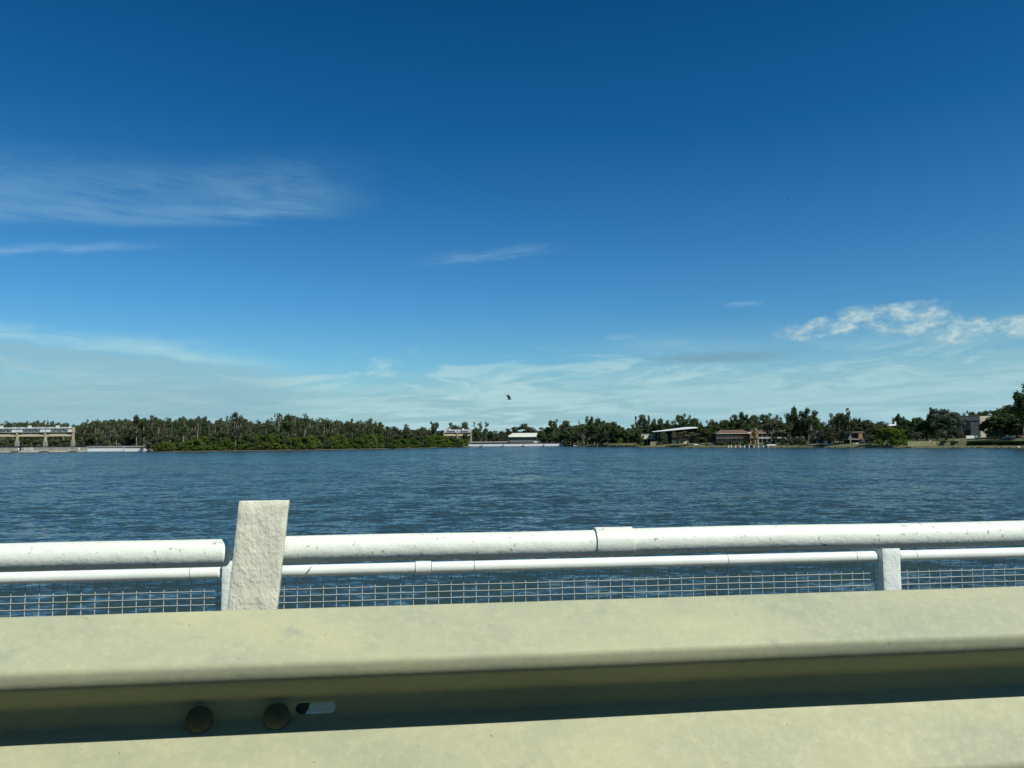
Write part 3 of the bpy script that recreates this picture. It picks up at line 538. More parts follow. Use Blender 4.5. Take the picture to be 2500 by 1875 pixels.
# ------------------------------------------------------------------ materials of the built things
m_conc = mat('grey concrete', (0.34, 0.34, 0.30), 0.9, nscale=0.5, namt=0.35)
m_tan = mat('tan concrete', (0.50, 0.42, 0.27), 0.9, nscale=0.4, namt=0.25)
m_cream = mat('cream painted steel', (0.62, 0.53, 0.34), 0.7, nscale=0.4, namt=0.12)
m_white = mat('white paint', (0.72, 0.76, 0.74), 0.6, nscale=0.7, namt=0.12)
m_steel = mat('grey painted steel', (0.38, 0.42, 0.42), 0.6, nscale=0.7, namt=0.2)
m_dark = mat('dark steel', (0.03, 0.035, 0.04), 0.6)
m_roofw = mat('pale metal roof', (0.60, 0.62, 0.52), 0.6, nscale=0.3, namt=0.12)
m_brick = mat('brown brick', (0.15, 0.10, 0.075), 0.9, nscale=1.2, namt=0.35)
m_orange = mat('orange brick', (0.33, 0.20, 0.12), 0.9, nscale=1.2, namt=0.25)
m_tile = mat('brown roof tiles', (0.15, 0.09, 0.065), 0.85, nscale=0.7, namt=0.3)
m_rgrey = mat('grey roof tiles', (0.16, 0.15, 0.14), 0.85, nscale=0.7, namt=0.3)
m_glass = mat('dark window glass', (0.015, 0.02, 0.025), 0.12)
m_creamw = mat('cream render', (0.62, 0.58, 0.40), 0.9, nscale=0.3, namt=0.12)
m_yell = mat('yellow brown wall', (0.30, 0.29, 0.15), 0.9, nscale=0.5, namt=0.3)
m_slate = mat('dark grey cladding and shade', (0.13, 0.15, 0.15), 0.8, nscale=0.4, namt=0.15)
m_reed = mat('dry reeds', (0.26, 0.25, 0.12), 0.95, nscale=0.8, namt=0.4)
m_rock = mat('shore rock', (0.20, 0.18, 0.14), 0.95, nscale=2, namt=0.5)
m_hedge = LM['dark']

# ------------------------------------------------------------------ the weir on the left
def gantry(label, xs, Y, ztr0, ztr1, zwalk, zb0, zb1, zbase, ybase, pw, small=False, skip_base=False):
    g = empty('weir_gantry', (xs[0], Y, 0), 0, label, 'weir')
    o0 = Vector((xs[0], Y, 0)); X = [x-xs[0] for x in xs]
    def fin(b, n, m): o = b.build(n, m, g); return o
    for i, x in enumerate(X):
        b = MB(); dpt = 0.9
        b.prism([(x-pw/2, zbase), (x-pw*.42, zb0), (x-pw*.42, ztr0-1.1), (x-pw*.65, ztr0-.3), (x-pw*.65, ztr0), (x+pw*.65, ztr0), (x+pw*.65, ztr0-.3), (x+pw*.42, ztr0-1.1), (x+pw*.42, zb0), (x+pw/2, zbase)], -.6, dpt)
        p = fin(b, 'pier', m_tan)
        b = MB(); b.prism([(x-pw*.9, ybase), (x-pw*.8, zbase-.2), (x-pw*.55, zbase+.6), (x+pw*.55, zbase+.6), (x+pw*.8, zbase-.2), (x+pw*.9, ybase)], -1.0, dpt+.4); b.build('pier_base', m_conc, p)
    b = MB(); b.box(X[-1]-pw*.4, X[-1]+pw*.45, -1, 1.5, ztr0+.02, zwalk-.3); fin(b, 'end_tower', m_tan)
    for i in range(len(X)-1):
        a, e = X[i]+pw*.5, X[i+1]-pw*.5; w = e-a
        b = MB(); b.box(a, e, 0.3, 1.2, zb0, zb1)
        gb = fin(b, 'gate_beam', m_cream)
        b = MB(); b.box(a, e, 0.6, 1.5, zb1+.25, zb1+.55); b.build('gate_lip', m_dark, gb)
        for yy, nm in ((-0.6, 'truss'), (1.6, 'truss')):
            b = MB(); zt, z0 = ztr1, ztr0+.15
            b.box(a-.6, e+.6, yy, yy+.25, zt-.45, zt); b.box(a-.6, e+.6, yy, yy+.25, z0, z0+.45)
            n = 8; st = w/n
            for k in range(n+1): b.bar((a+k*st, yy+.12, z0+.3), (a+k*st, yy+.12, zt-.3), .22)
            for k in range(n):
                s_ = 1 if k % 2 else -1; p0, p1 = (z0+.3, zt-.3) if s_ > 0 else (zt-.3, z0+.3)
                b.bar((a+k*st, yy+.14, p0), (a+(k+1)*st, yy+.14, p1), .20)
            fin(b, nm, m_steel)
        for xx in (a+w*.075, e-w*.075):
            b = MB(); b.box(xx-w*.085, xx+w*.085, -1.0, 2.2, ztr0+.25, ztr0+(ztr1-ztr0)*.72); fin(b, 'end_box', m_white)
        b = MB(); b.box(a-.6, e+.6, -0.9, 2.0, ztr1+.05, ztr1+.35); fin(b, 'walkway', m_white)
        b = MB()
        for k in range(9): b.bar((a+k*w/8, -0.8, ztr1+.3), (a+k*w/8, -0.8, zwalk), .10)
        b.bar((a-.6, -.8, zwalk), (e+.6, -.8, zwalk), .13); b.bar((a-.6, -.8, (zwalk+ztr1)/2), (e+.6, -.8, (zwalk+ztr1)/2), .10)
        b.box(a-.6, e+.6, 1.8, 1.9, ztr1+.35, zwalk-.1); fin(b, 'handrail', m_steel)
        for xx in (a+w*.10, e-w*.10):
            b = MB(); b.box(xx-w*.045, xx+w*.045, 0, 1.2, ztr1+.36, zwalk-.25); fin(b, 'motor_box', m_white)
        xx = a+w*.40; b = MB(); b.box(xx-1.05, xx+1.05, 0, 1.5, ztr1+.36, zwalk+1.1); b.box(xx-1.2, xx+1.2, -.15, 1.65, zwalk+1.1, zwalk+1.3); fin(b, 'hoist_house', m_white)
    return g
YG = 625.0
zz = lambda y, px=100, Y=YG: ZF(px, y, Y)
gantry('long gated weir gantry with tan piers and white trusses at the left edge', [XF(p, YG) for p in (-97, -28, 41.5, 110.5, 178)], YG, zz(1056), zz(1046.3), zz(1042.5), zz(1065.5), zz(1059.8), zz(1078), 0.2, 1.5)
YF = 850.0
zf = lambda y: ZF(1120, y, YF)
gantry('small far weir gantry standing behind the right end of the green willows', [XF(p, YF) for p in (1084, 1117, 1150)], YF, zf(1056.5), zf(1051.5), zf(1048.2), zf(1064), zf(1059.5), zf(1073), 0.2, 1.2)
# low concrete wall in front with painted letters
YW = 603.0
def bx(px0, px1, y0, y1, Y, d=1.0): return XF(px0, Y), XF(px1, Y), Y, Y+d, ZF((px0+px1)/2, y1, Y), ZF((px0+px1)/2, y0, Y)
wl = empty('weir_wall', (0, 0, 0), 0, 'long grey concrete weir wall with white painted letters at the left waterline', 'wall')
for a, b_ in ((-160, 46), (51.5, 213)):
    b = MB(); b.box(*bx(a, b_, 1091, 1101.6, YW, 6)); b.build('wall_section', m_conc, wl)
b = MB(); b.box(*bx(46.2, 51.3, 1092, 1101, YW+2, 4)); b.build('recess', m_dark, wl)
b = MB(); x0, x1, y0, y1, z0, z1 = bx(-160, 213, 1088.6, 1090.8, YW, 1)
b.box(x0, x1, YW-.5, YW+6.5, z0+.1, z0+.5); b.build('coping', m_dark, wl)
b = MB(); b.box(*bx(-160, 213, 1101.8, 1104.2, YW-1.2, 6)); b.build('ledge', m_creamw, wl)
for px in (45.5, 193.5):
    b = MB(); b.box(*bx(px-1.8, px+1.8, 1093.5, 1098.8, YW-.3, .25)); b.build('white_marker', m_white, wl)
fc = bpy.data.curves.new('letters', 'FONT'); fc.body = 'LHB'; fc.size = 3.2; fc.extrude = 0.02; fc.offset = 0.05
ft = bpy.data.objects.new('tmp', fc); COL.objects.link(ft); bpy.context.view_layer.update()
me = bpy.data.meshes.new_from_object(ft); bpy.data.objects.remove(ft); me.materials.clear(); me.materials.append(m_white)
lo = put('letters', me, wl); lo.rotation_euler = (PI/2, 0, 0); lo.location = (XF(59.5, YW), YW-.05, ZF(60, 1099.2, YW)); lo.scale = ((XF(82, YW)-XF(59.5, YW))/max(v.co.x for v in me.vertices), 1.0, 1)
for k, (a, b_, y0) in enumerate(((27, 46, 1102.0), (96, 120, 1101.5), (164, 172, 1102.3), (170, 188, 1101.0), (207, 217, 1102))):
    r = empty('float', (XF(a, YW-5), YW-5, 0), 0, ('dark rounded float moored at the left end of the weir wall', 'dark float moored below the painted letters side of the weir wall', 'small dark float beside the humped float by the weir wall', 'dark humped float moored under the right gantry bay', 'dark float at the right corner of the concrete weir wall')[k], 'float')
    w = XF(b_, YW-5)-XF(a, YW-5); h = ZF(a, y0, YW-5)
    b = MB(); b.prism([(0, -.3), (w*.02, h*.5), (w*.2, h*.95), (w*.5, h), (w*.8, h*.9), (w*.98, h*.45), (w, -.3)], -1, 1.2); b.build('hull', m_dark, r)
    b = MB(); b.box(w*.1, w*.9, -.9, 1.1, h*.95, h*1.03); b.build('deck', m_conc, r)
wp = empty('low_weir', (0, 0, 0), 0, 'low weir of white panels between the concrete wall and the willows', 'weir')
YP = 596.0
for a, b_ in ((214, 302), (303.5, 372), (373.5, 420)):
    b = MB(); b.box(*bx(a, b_, 1094.4, 1102.0, YP, .5)); b.build('panel', m_white, wp)
b = MB(); b.box(*bx(214, 420, 1088.6, 1092, YP+.5, 5)); b.build('coping', m_conc, wp)
b = MB(); b.box(*bx(214, 420, 1092.1, 1094.2, YP+.8, 4)); b.build('dark_strip', m_dark, wp)  # solid dark strip between the coping and the white panels
b = MB(); b.box(*bx(302, 303.5, 1092, 1103, YP-.3, 1)); b.build('post', m_steel, wp)
b = MB(); b.box(*bx(214, 420, 1102.1, 1104.5, YP+.3, 2)); b.build('sill', m_conc, wp)
# far low weir in the centre
YB = 830.0
fwr = empty('low_weir', (0, 0, 0), 0, 'far white panelled low weir running to the centre shore', 'weir')
ed = [1138, 1177, 1229, 1279, 1328, 1373]
for a, b_ in zip(ed[:-1], ed[1:]):
    b = MB(); b.box(*bx(a+.5, b_-.5, 1082.8, 1088.8, YB, .6)); b.build('panel', m_white, fwr)
for a in ed[1:-1]:
    b = MB(); b.box(*bx(a-.6, a+.6, 1081.5, 1089.5, YB-.2, 1)); b.build('post', m_dark, fwr)
b = MB(); b.box(*bx(1138, 1378, 1080.8, 1082.7, YB-.4, 2)); b.build('top_beam', m_dark, fwr)
b = MB(); b.box(*bx(1145, 1240, 1077.5, 1080.6, YB+14, 2)); b.build('rear_wall', m_conc, fwr)
b = MB(); b.box(*bx(1138, 1378, 1088.9, 1090.6, YB+.2, 2)); b.build('sill', m_steel, fwr)
for k, a in enumerate((1173, 1225, 1275.5, 1325)):
    r = empty('float', (XF(a, YB-4), YB-4, 0), 0, 'small dark float under a joint of the far white weir', 'float', 'dark floats under the far white weir')
    b = MB(); b.prism([(-1.6, -.3), (-1.3, .6), (-.6, 1.0), (.8, 1.0), (1.4, .5), (1.6, -.3)], -.8, .8); b.build('hull', m_dark, r)
    b = MB(); b.box(-.9, .9, -.7, .7, .98, 1.1); b.build('deck', m_conc, r)

# ------------------------------------------------------------------ buildings of the centre and right bank
def zat(py, px, Y): return ZF(px, py, Y)
# white roofed shed behind the far weir
YS = 955.0
x0, x1 = XF(1238, YS), XF(1325, YS); ze, zr = zat(1066.5, 1280, YS), zat(1057.0, 1280, YS)
sh = empty('long_shed', (x0, YS, 0), 0, 'long low shed with a white hipped metal roof behind the far weir', 'shed')
w = x1-x0; b = MB(); b.box(1, w-1, 1, 22, 0, ze-.05); b.build('wall', m_slate, sh)
b = MB(); b.add([(-1, -1, ze), (w+1, -1, ze), (w+1, 24, ze), (-1, 24, ze), (7, 9, zr), (w-3, 9, zr), (7, 13, zr), (w-3, 13, zr)], [(0, 1, 5, 4), (1, 2, 7, 5), (2, 3, 6, 7), (3, 0, 4, 6), (4, 5, 7, 6), (3, 2, 1, 0)]); rf = b.build('roof', m_roofw, sh)
b = MB(); b.box(-1.1, w+1.1, -1.15, -.95, ze-.35, ze+.05); b.build('gutter', m_steel, rf)
for k in range(7):
    a = 3+k*(w-8)/6; b = MB(); b.box(a, a+3, .7, .98, ze-3.2, ze-1.2); fr = b.build('window', m_glass, sh)
# white kiosk by the water
def hut(px0, px1, yt, yb, Y, label, cat, mw, mr, dp=3.0):
    x0, x1 = XF(px0, Y), XF(px1, Y); w = x1-x0; zb = gz((x0+x1)/2, Y); h = zat(yt, (px0+px1)/2, Y)-zb
    r = empty(cat.replace(' ', '_'), (x0, Y, zb), 0, label, cat)
    b = MB(); b.box(0, w*.12, 0, dp, 0, h*.72); b.box(w*.88, w, 0, dp, 0, h*.72); b.box(w*.12, w*.88, dp-.3, dp, 0, h*.72); b.build('wall', mw, r)
    b = MB(); b.box(w*.12, w*.88, dp*.4, dp-.31, 0.02, h*.7); b.build('opening', m_dark, r)
    b = MB(); b.box(w*.12, w*.88, -.03, .12, 0, h*.22); b.build('counter', mw, r)
    b = MB(); b.prism([(-w*.08, h*.70), (w*.5, h), (w*1.08, h*.70), (w*1.08, h*.76), (w*.5, h*1.06), (-w*.08, h*.76)], -.4, dp+.3); b.build('roof', mr, r); return r
hut(1400, 1411.5, 1083.2, 1089, shoreY(1405)+3, 'tiny white kiosk under the bare grey trees at the waterline', 'kiosk', m_white, m_white)
hut(2018, 2033, 1071.5, 1085, shoreY(2025)+9, 'small open fronted summer house with a pale gable roof on the lawn', 'summer house', m_white, m_rgrey, 4)
hut(1550.5, 1557, 1082, 1088, shoreY(1553)+3, 'tiny pale pump shed at the right end of the reed bed', 'pump shed', m_white, m_white)
# low pontoon with a mast behind the far weir
r = empty('work_boat', (XF(1301.5, 850), 850, 0), 0, 'small white cabin boat with a blue mast behind the far weir', 'boat')
w = XF(1315, 850)-XF(1301.5, 850); b = MB(); b.prism([(0, .2), (.4, -.2), (w-.6, -.2), (w, 1.0), (0, 1.0)], 0, 2.2); b.build('hull', m_white, r)
b = MB(); b.box(.8, w-1.2, .3, 1.9, 1.01, ZF(1308, 1077.5, 850)); b.build('cabin', m_white, r)
b = MB(); b.bar((w*.65, 1.1, 1), (w*.65, 1.1, ZF(1308, 1065, 850)), .35); b.build('mast', m_slate, r)
# reed bed
def strip(name, px0, px1, s0, h, dens, m, label, cat):
    V = []
    n = int((px1-px0)*dens)
    for i in range(n):
        px = R_(px0, px1); s = s0+R_(-2.5, 4); Y = shoreY(px)+s; x = XF(px, Y); z = max(gz(x, Y), 0)-.05; e = min(1, (px-px0)/12, (px1-px)/12)
        hh = h*R_(.6, 1.1)*(.35+.65*e)*(0.85+0.3*noise.noise(Vector((px*.06, 0, 0)))); wd = R_(.12, .3); l = R_(-.35, .35)
        V += [(x-wd, Y, z), (x+wd, Y, z), (x+wd*.4+l, Y+R_(-.2, .2), z+hh), (x-wd*.4+l, Y, z+hh)]
    me = quads_mesh(name, np.array(V, dtype=float), m); o = put(name, me); tag(o, label, cat, kind='stuff'); return o
strip('reeds', 1457, 1562, 2.0, 3.0, 26, m_reed, 'dry yellow reed bed at the waterline of the middle shore', 'reeds')
strip('shore_grass', 1588, 1960, 1.5, 0.9, 8, m_reed, 'long dry grass on the bank in front of the motel', 'grass')
strip('bank_grass', 2190, 2520, 3, 0.7, 10, m_reed, 'rough yellow grass between the rocks and the low wall on the right bank', 'grass')
# shore rocks
b = MB()
for k in range(420):
    px = R_(1960, 2520) if k > 60 else R_(1700, 1960); Y = shoreY(px)+R_(-.6, 2.6); x = XF(px, Y); r = R_(.25, .8); z = max(gz(x, Y), 0)-r*.15
    pts = [Vector((x+math.cos(a)*r*R_(.7, 1.2), Y+math.sin(a)*r*R_(.7, 1.2), z+dz)) for dz in (-.2, r*.55) for a in (0, 1.26, 2.5, 3.77, 5.0)]
    b.add(pts+[Vector((x, Y, z+r*.8))], [(i, (i+1) % 5, 5+(i+1) % 5, 5+i) for i in range(5)]+[(5+i, 5+(i+1) % 5, 10) for i in range(5)])
tag(b.build('shore_rocks', m_rock), 'rough brown rocks along the waterline of the right bank', 'rocks', kind='stuff')

# boathouse with cream upper storey
Y = shoreY(1580)+13; X0 = XF(1567, Y); k = Y/F; zb = gz(X0, Y)
r = empty('boathouse', (X0, Y, 0), 0, 'boathouse with cream upper storey over a dark boat bay at the waterline', 'boathouse')
zt = zat(1060.5, 1580, Y); zm_ = zat(1071.8, 1580, Y); w = 29.5*k
b = MB(); b.box(0, w, 0, 9, zm_, zt); ww = b.build('wall', m_creamw, r)
b = MB(); b.box(-.3, w+.3, -.3, 9.3, zt+.01, zt+.35); b.build('parapet', m_creamw, r)
b = MB(); b.box(w*.05, w*.2, -.06, -.01, zm_+.8, zt-1.0); b.build('window', m_glass, ww)
b = MB(); b.box(w*.55, w*.8, -.06, -.01, zm_+.9, zt-1.0); b.build('window', m_glass, ww)
b = MB(); b.box(0, w*.16, 0, 9, -.5, zm_-.01); b.box(w*.74, w, 0, 9, -.5, zm_-.01); b.box(w*.16, w*.74, 8, 9, -.5, zm_-.01); b.build('base_wall', m_slate, r)
b = MB(); b.box(w*.43, w*.46, .2, .5, 0, zm_-.01); b.build('bay_post', m_steel, r)
b = MB(); b.box(-.2, w+5*k, -1.2, -.1, zm_-.35, zm_+.05); b.build('balcony', m_dark, r)
b = MB(); b.box(w+.2, w+6*k, .5, 6, zat(1077, 1600, Y), zat(1072.3, 1600, Y)); b.build('side_block', m_creamw, r)
Y2 = shoreY(1600)+8
def lowwall(px0, px1, y0, y1, Y, m, label, name='garden_wall', d=.5, cat='wall', bays=4):
    x0, x1 = XF(px0, Y), XF(px1, Y); z0, z1 = zat(y1, (px0+px1)/2, Y), zat(y0, (px0+px1)/2, Y)
    r = empty(name, (x0, Y, z0), 0, label, cat)
    for i in range(bays):
        b = MB(); a = (x1-x0)*i/bays; e = (x1-x0)*(i+1)/bays-.05; b.box(a, e, 0, d, -.6, z1-z0); b.build('wall_panel', m, r)
    b = MB(); b.box(-.1, x1-x0+.1, -.08, d+.08, z1-z0+.005, z1-z0+.14); b.build('coping', m, r); return r
lowwall(1588, 1616, 1078.3, 1088.5, Y2, m_yell, 'yellow brown retaining wall right of the boathouse')
# pavilion with the long curved roof
Y = shoreY(1650)+42; k = Y/F
r = empty('pavilion', (XF(1592, Y), Y, 0), 0, 'lakeside pavilion under a long thin roof sweeping up to a white tip on the right', 'pavilion')
def pz(y, px=1650): return zat(y, px, Y)
pts = [(0, 1054.0), (18, 1052.4), (36, 1050.6), (56, 1048.6), (76, 1046.6), (92, 1045.2), (106, 1044.2), (118, 1044.0), (128, 1045.6)]
b = MB(); vs = []; fs = []
for i, (dx, y) in enumerate(pts):
    z = pz(y); th = .35+.9*math.sin(PI*i/(len(pts)-1))**.7*(.5+i/len(pts)); hw = 5+7*math.sin(PI*min(1, (i+1)/len(pts)))
    if i == len(pts)-1: hw = 1.0; th = .15
    for yy, zz_ in ((-hw, z-th*.2), (0, z+th*.9), (hw, z-th*.2), (hw, z-th*.5), (0, z-th*.3), (-hw, z-th*.5)): vs.append((dx*k, yy, zz_))
n = 6
for i in range(len(pts)-1):
    for j in range(n): fs.append((i*n+j, i*n+(j+1) % n, (i+1)*n+(j+1) % n, (i+1)*n+j))
fs += [tuple(range(n-1, -1, -1)), tuple((len(pts)-1)*n+j for j in range(n))]
b.add(vs, fs); b.build('curved_roof', mat('white roof sheet', (0.80, 0.84, 0.82), 0.35), r)
for dx in (5, 12, 20, 29, 52, 75, 98):
    zr_ = pz(np.interp(dx, [p[0] for p in pts], [p[1] for p in pts]))-.6
    b = MB(); b.tube([(dx*k, -3, gz(XF(1592+dx, Y), Y)), (dx*k+.2, -3, zr_)], .22, 6); b.build('column', m_steel, r)
b = MB(); b.box(4*k, 44*k, 0, 8, 1.5, pz(1062)); b.build('glass_hall', m_glass, r)
b = MB(); b.box(48*k, 60*k, -3, 4, pz(1064), pz(1061.4)); b.box(50*k, 57*k, -2, 3, pz(1061.4), pz(1053)); b.build('stair_tower', m_creamw, r)
b = MB(); b.box(48*k, 58*k, -3.4, 4, 1.5, pz(1064.4)); b.box(56*k, 86*k, -3.2, 6, 1.5, pz(1071)); b.build('wall', m_creamw, r)
b = MB(); b.box(58*k, 62*k, -3.28, -3.21, pz(1084), pz(1075)); b.box(70*k, 73*k, -3.28, -3.21, pz(1084), pz(1075)); b.build('doorway', m_glass, r)
# small white aerial frame left of the roof tip
# motel
YM = shoreY(1830)+26; km = YM/F
def mz(y, px=1830): return zat(y, px, YM)
mo = empty('brick_motel', (XF(1750, YM), YM, 0), 0, 'long two storey brown brick motel with tiled roofs and balconies facing the lake', 'motel')
zb = gz(XF(1830, YM), YM)-.5
def X6(a): return (a-370)*.1356*km
def Z6(b_): return mz(980+.1356*b_)
def wing(a0, a1, top, eave, ridge_in, mroof, mwall, floor2, dark=False, dp=11, y0=0):
    x0, x1 = X6(a0), X6(a1); ze, zr = Z6(eave), Z6(top)
    b = MB(); b.box(x0+.5, x1-.5, y0+1.8, y0+dp, zb, ze); wl_ = b.build('wall', mwall, mo)
    b = MB(); ri = ridge_in; b.add([(x0-.4, y0-.5, ze), (x1+.4, y0-.5, ze), (x1+.4, y0+dp+.5, ze), (x0-.4, y0+dp+.5, ze), (x0+ri, y0+dp/2, zr), (x1-ri, y0+dp/2, zr)], [(0, 1, 5, 4), (1, 2, 5), (2, 3, 4, 5), (3, 0, 4), (3, 2, 1, 0)])
    rf = b.build('roof', mroof, mo)
    b = MB(); b.box(x0-.5, x1+.5, y0-.66, y0-.5, ze-.28, ze+.05); b.build('gutter', m_creamw, rf)
    b = MB(); b.box(x0, x1, y0, y0+1.79, Z6(floor2)-.25, Z6(floor2)); b.build('balcony_floor', m_conc, mo)
    n = max(3, int((x1-x0)/3.6)); st = (x1-x0)/n
    for i in range(n+1):
        b = MB(); b.box(x0+i*st-.13, x0+i*st+.13, y0+.02, y0+.3, zb, ze-.3); b.build('column', m_steel if not dark else m_brick, mo)
    for i in range(n):
        xa = x0+i*st
        for lo_, hi_ in ((zb+.6, Z6(floor2)-.5), (Z6(floor2)+.1, ze-.5)):
            b = MB(); b.box(xa+st*.15, xa+st*.85, y0+1.68, y0+1.79, lo_, hi_); f = b.build('window', m_glass, mo)
            b = MB(); b.box(xa+st*.47, xa+st*.53, y0+1.6, y0+1.675, lo_, hi_); b.box(xa+st*.1, xa+st*.15, y0+1.6, y0+1.79, lo_, hi_); b.box(xa+st*.85, xa+st*.9, y0+1.6, y0+1.79, lo_, hi_); b.build('frame', m_steel, f)
    b = MB(); zf_ = Z6(floor2)
    b.box(x0, x1, y0+.05, y0+.12, zf_+.95, zf_+1.05)
    nb = int((x1-x0)/.55)
    for i in range(nb): b.box(x0+i*.55, x0+i*.55+.3, y0+.06, y0+.10, zf_+.02, zf_+.95)
    b.build('balustrade', m_white if not dark else m_brick, mo)
wing(375, 985, 508, 572, 4.5, m_tile, m_brick, 655, True)
wing(1105, 1700, 508, 572, .3, m_tile, m_brick, 668, False)
wing(1705, 1960, 528, 572, .3, m_rgrey, m_brick, 655, True, y0=2)
b = MB(); b.prism([(X6(955), zb), (X6(955), Z6(575)), (X6(1015), Z6(508)), (X6(1050), Z6(492)), (X6(1060), Z6(492)), (X6(1105), Z6(560)), (X6(1108), zb)], -2.4, 8); gw = b.build('gable_wall', m_orange, mo)
b = MB(); b.prism([(X6(945), Z6(585)), (X6(945), Z6(575)), (X6(1050), Z6(488)), (X6(1060), Z6(488)), (X6(1116), Z6(568)), (X6(1116), Z6(578)), (X6(1058), Z6(500)), (X6(1050), Z6(500))], -2.8, -2.42); b.build('bargeboard', m_creamw, gw)
b = MB(); b.box(X6(915), X6(958), -2.6, -2.0, Z6(580), Z6(555)); b.build('white_sign', m_white, mo)
b = MB(); b.prism([(X6(1000), zb), (X6(1000), Z6(700)), (X6(1035), Z6(683)), (X6(1075), Z6(690)), (X6(1078), zb)], -6, -3.5); b.build('pump_house', m_creamw, mo)
b = MB(); b.prism([(X6(1030), zb+.2), (X6(1030), Z6(705)), (X6(1050), Z6(695)), (X6(1066), Z6(705)), (X6(1066), zb+.2)], -6.1, -6.01); b.build('door', m_orange, mo)
# jetty with white posts
Yj = shoreY(1860)-5; 
j = empty('jetty', (XF(1772, Yj), Yj, 0), 0, 'long low jetty on a row of white posts in front of the motel', 'jetty')
kj = Yj/F
def X6j(a): return (a-(1772-1700)/.1356)*.1356*kj
b = MB(); z1 = zat(1087.6, 1860, Yj); b.box(X6j(545), X6j(2090), .3, 2.2, z1-.32, z1-.1); b.build('deck', m_rock, j)
for a in (580, 628, 707, 790, 870, 950, 1037, 1120, 1205, 1290, 1378, 1466, 1556, 1645, 1735, 1830, 1884, 1935, 1985, 2030, 2072):
    b = MB(); b.box(X6j(a)-.28, X6j(a)+.28, -.1, .4, -.5, z1+.25); b.build('post', m_white, j)
r = empty('rowing_boat', (XF(1885, Yj+1), Yj+1.2, z1-.1), 0.04, 'pale upturned dinghy lying on the motel jetty', 'boat')
b = MB(); vs = []; nn = 9
for i in range(nn):
    t = i/(nn-1); x = -4.2+8.4*t; wd = 1.0*math.sin(PI*min(t*1.0+.12, 1))**.6; hh = .95*math.sin(PI*min(t+.1, 1))**.5
    vs += [(x, -wd, 0), (x, -wd*.7, hh*.8), (x, 0, hh), (x, wd*.7, hh*.8), (x, wd, 0)]
fs = [(i*5+q, i*5+q+1, i*5+q+6, i*5+q+5) for i in range(nn-1) for q in range(4)]
b.add(vs, fs, True); b.build('hull', mat('aged grey boat', (.42, .43, .38), .7), r)
b = MB(); b.bar((-3.8, 0, .75), (3.9, 0, .8), .14, .35); b.build('keel', m_steel, r)
r = empty('pontoon', (XF(1967, Yj), Yj-.5, 0), 0, 'short white railed pontoon at the right end of the jetty', 'pontoon')
wd = XF(1983, Yj)-XF(1967, Yj); b = MB(); b.box(0, wd, 0, 2, .1, .5); b.build('deck', m_white, r)
for q in range(5):
    b = MB(); b.box(wd*q/4-.06, wd*q/4+.06, 0, .12, .5, 1.5); b.build('rail_post', m_white, r)
b = MB(); b.bar((0, .06, 1.5), (wd, .06, 1.5), .09); b.build('handrail', m_white, r)
# brick houses
Yh = shoreY(1995)+20; kh = Yh/F
def hz(b_, px): return zat(980+.1356*b_, px, Yh)
h1 = empty('brick_house', (XF(1985, Yh), Yh, 0), 0, 'small house with an orange brick wall over a dark garage behind the jetty end', 'house')
X7 = lambda a: (a-265)*.1356*kh; Zh = lambda b_: hz(b_, 2000)
b = MB(); b.box(X7(268), X7(325), -1, 6, Zh(685), Zh(568)); b.build('brick_wall', m_orange, h1)
b = MB(); b.box(X7(325.5), X7(470), 0, 8, gz(XF(2000, Yh), Yh)-.5, Zh(575)); b.build('wall', m_slate, h1)
b = MB(); b.box(X7(268), X7(325), -.6, 6, gz(XF(2000, Yh), Yh)-.5, Zh(687)); g_ = b.build('garage', m_glass, h1)
b = MB(); b.box(X7(325), X7(345), -.9, -.6, gz(XF(2000, Yh), Yh)-.5, Zh(690)); b.build('garage_post', m_white, h1)
b = MB(); b.prism([(X7(300), Zh(572)), (X7(330), Zh(528)), (X7(470), Zh(528)), (X7(500), Zh(572))], -1.5, 9); b.build('roof', m_rgrey, h1)
Yh = shoreY(2095)+22; kh = Yh/F
h2 = empty('balcony_house', (XF(2068, Yh), Yh, 0), 0, 'two storey house with an orange brick wall, a wide balcony and white outside stairs', 'house')
X7 = lambda a: (a-870)*.1356*kh; Zh = lambda b_: hz(b_, 2095); zb = gz(XF(2095, Yh), Yh)-.5
b = MB(); b.box(X7(900), X7(1062), 0, 9, Zh(665), Zh(560)); w_ = b.build('upper_wall', m_slate, h2)
b = MB(); b.box(X7(945), X7(1060), -.08, -.01, Zh(658), Zh(590)); pw_ = b.build('window', m_glass, w_)
b = MB(); b.box(X7(1066), X7(1140), -1.5, 7, Zh(684), Zh(560)); b.build('brick_wall', m_orange, h2)
b = MB(); b.box(X7(870), X7(1080), -2.2, .9, Zh(690), Zh(670)); b.build('balcony', m_conc, h2)
b = MB(); b.box(X7(900), X7(1075), 1, 8, zb, Zh(692)); b.build('lower_wall', m_dark, h2)
b = MB(); b.box(X7(1080), X7(1195), -1.2, 7, zb, Zh(686)); lw_ = b.build('annex', m_conc, h2)
for q in (1095, 1135, 1170):
    b = MB(); b.box(X7(q), X7(q+18), -1.28, -1.21, zb+1.2, Zh(700)); b.build('window', m_glass, lw_)
b = MB(); b.box(X7(1140), X7(1196), -1.0, 6, Zh(684), Zh(640)); b.build('side_wall', m_orange, h2)
b = MB(); b.prism([(X7(890), Zh(565)), (X7(960), Zh(540)), (X7(1150), Zh(538)), (X7(1185), Zh(565))], -1.8, 9); b.build('roof', m_rgrey, h2)
b = MB()
for q in range(9): b.box(X7(1205+q*8), X7(1213+q*8), -1.5, 0, zb, Zh(662+q*10))
b.build('stairs', m_white, h2)
r = empty('dinghy', (XF(2087, Yh-9), Yh-9, gz(XF(2090, Yh-9), Yh-9)), 0.05, 'small white dinghy lying on the lawn in front of the balcony house', 'boat')
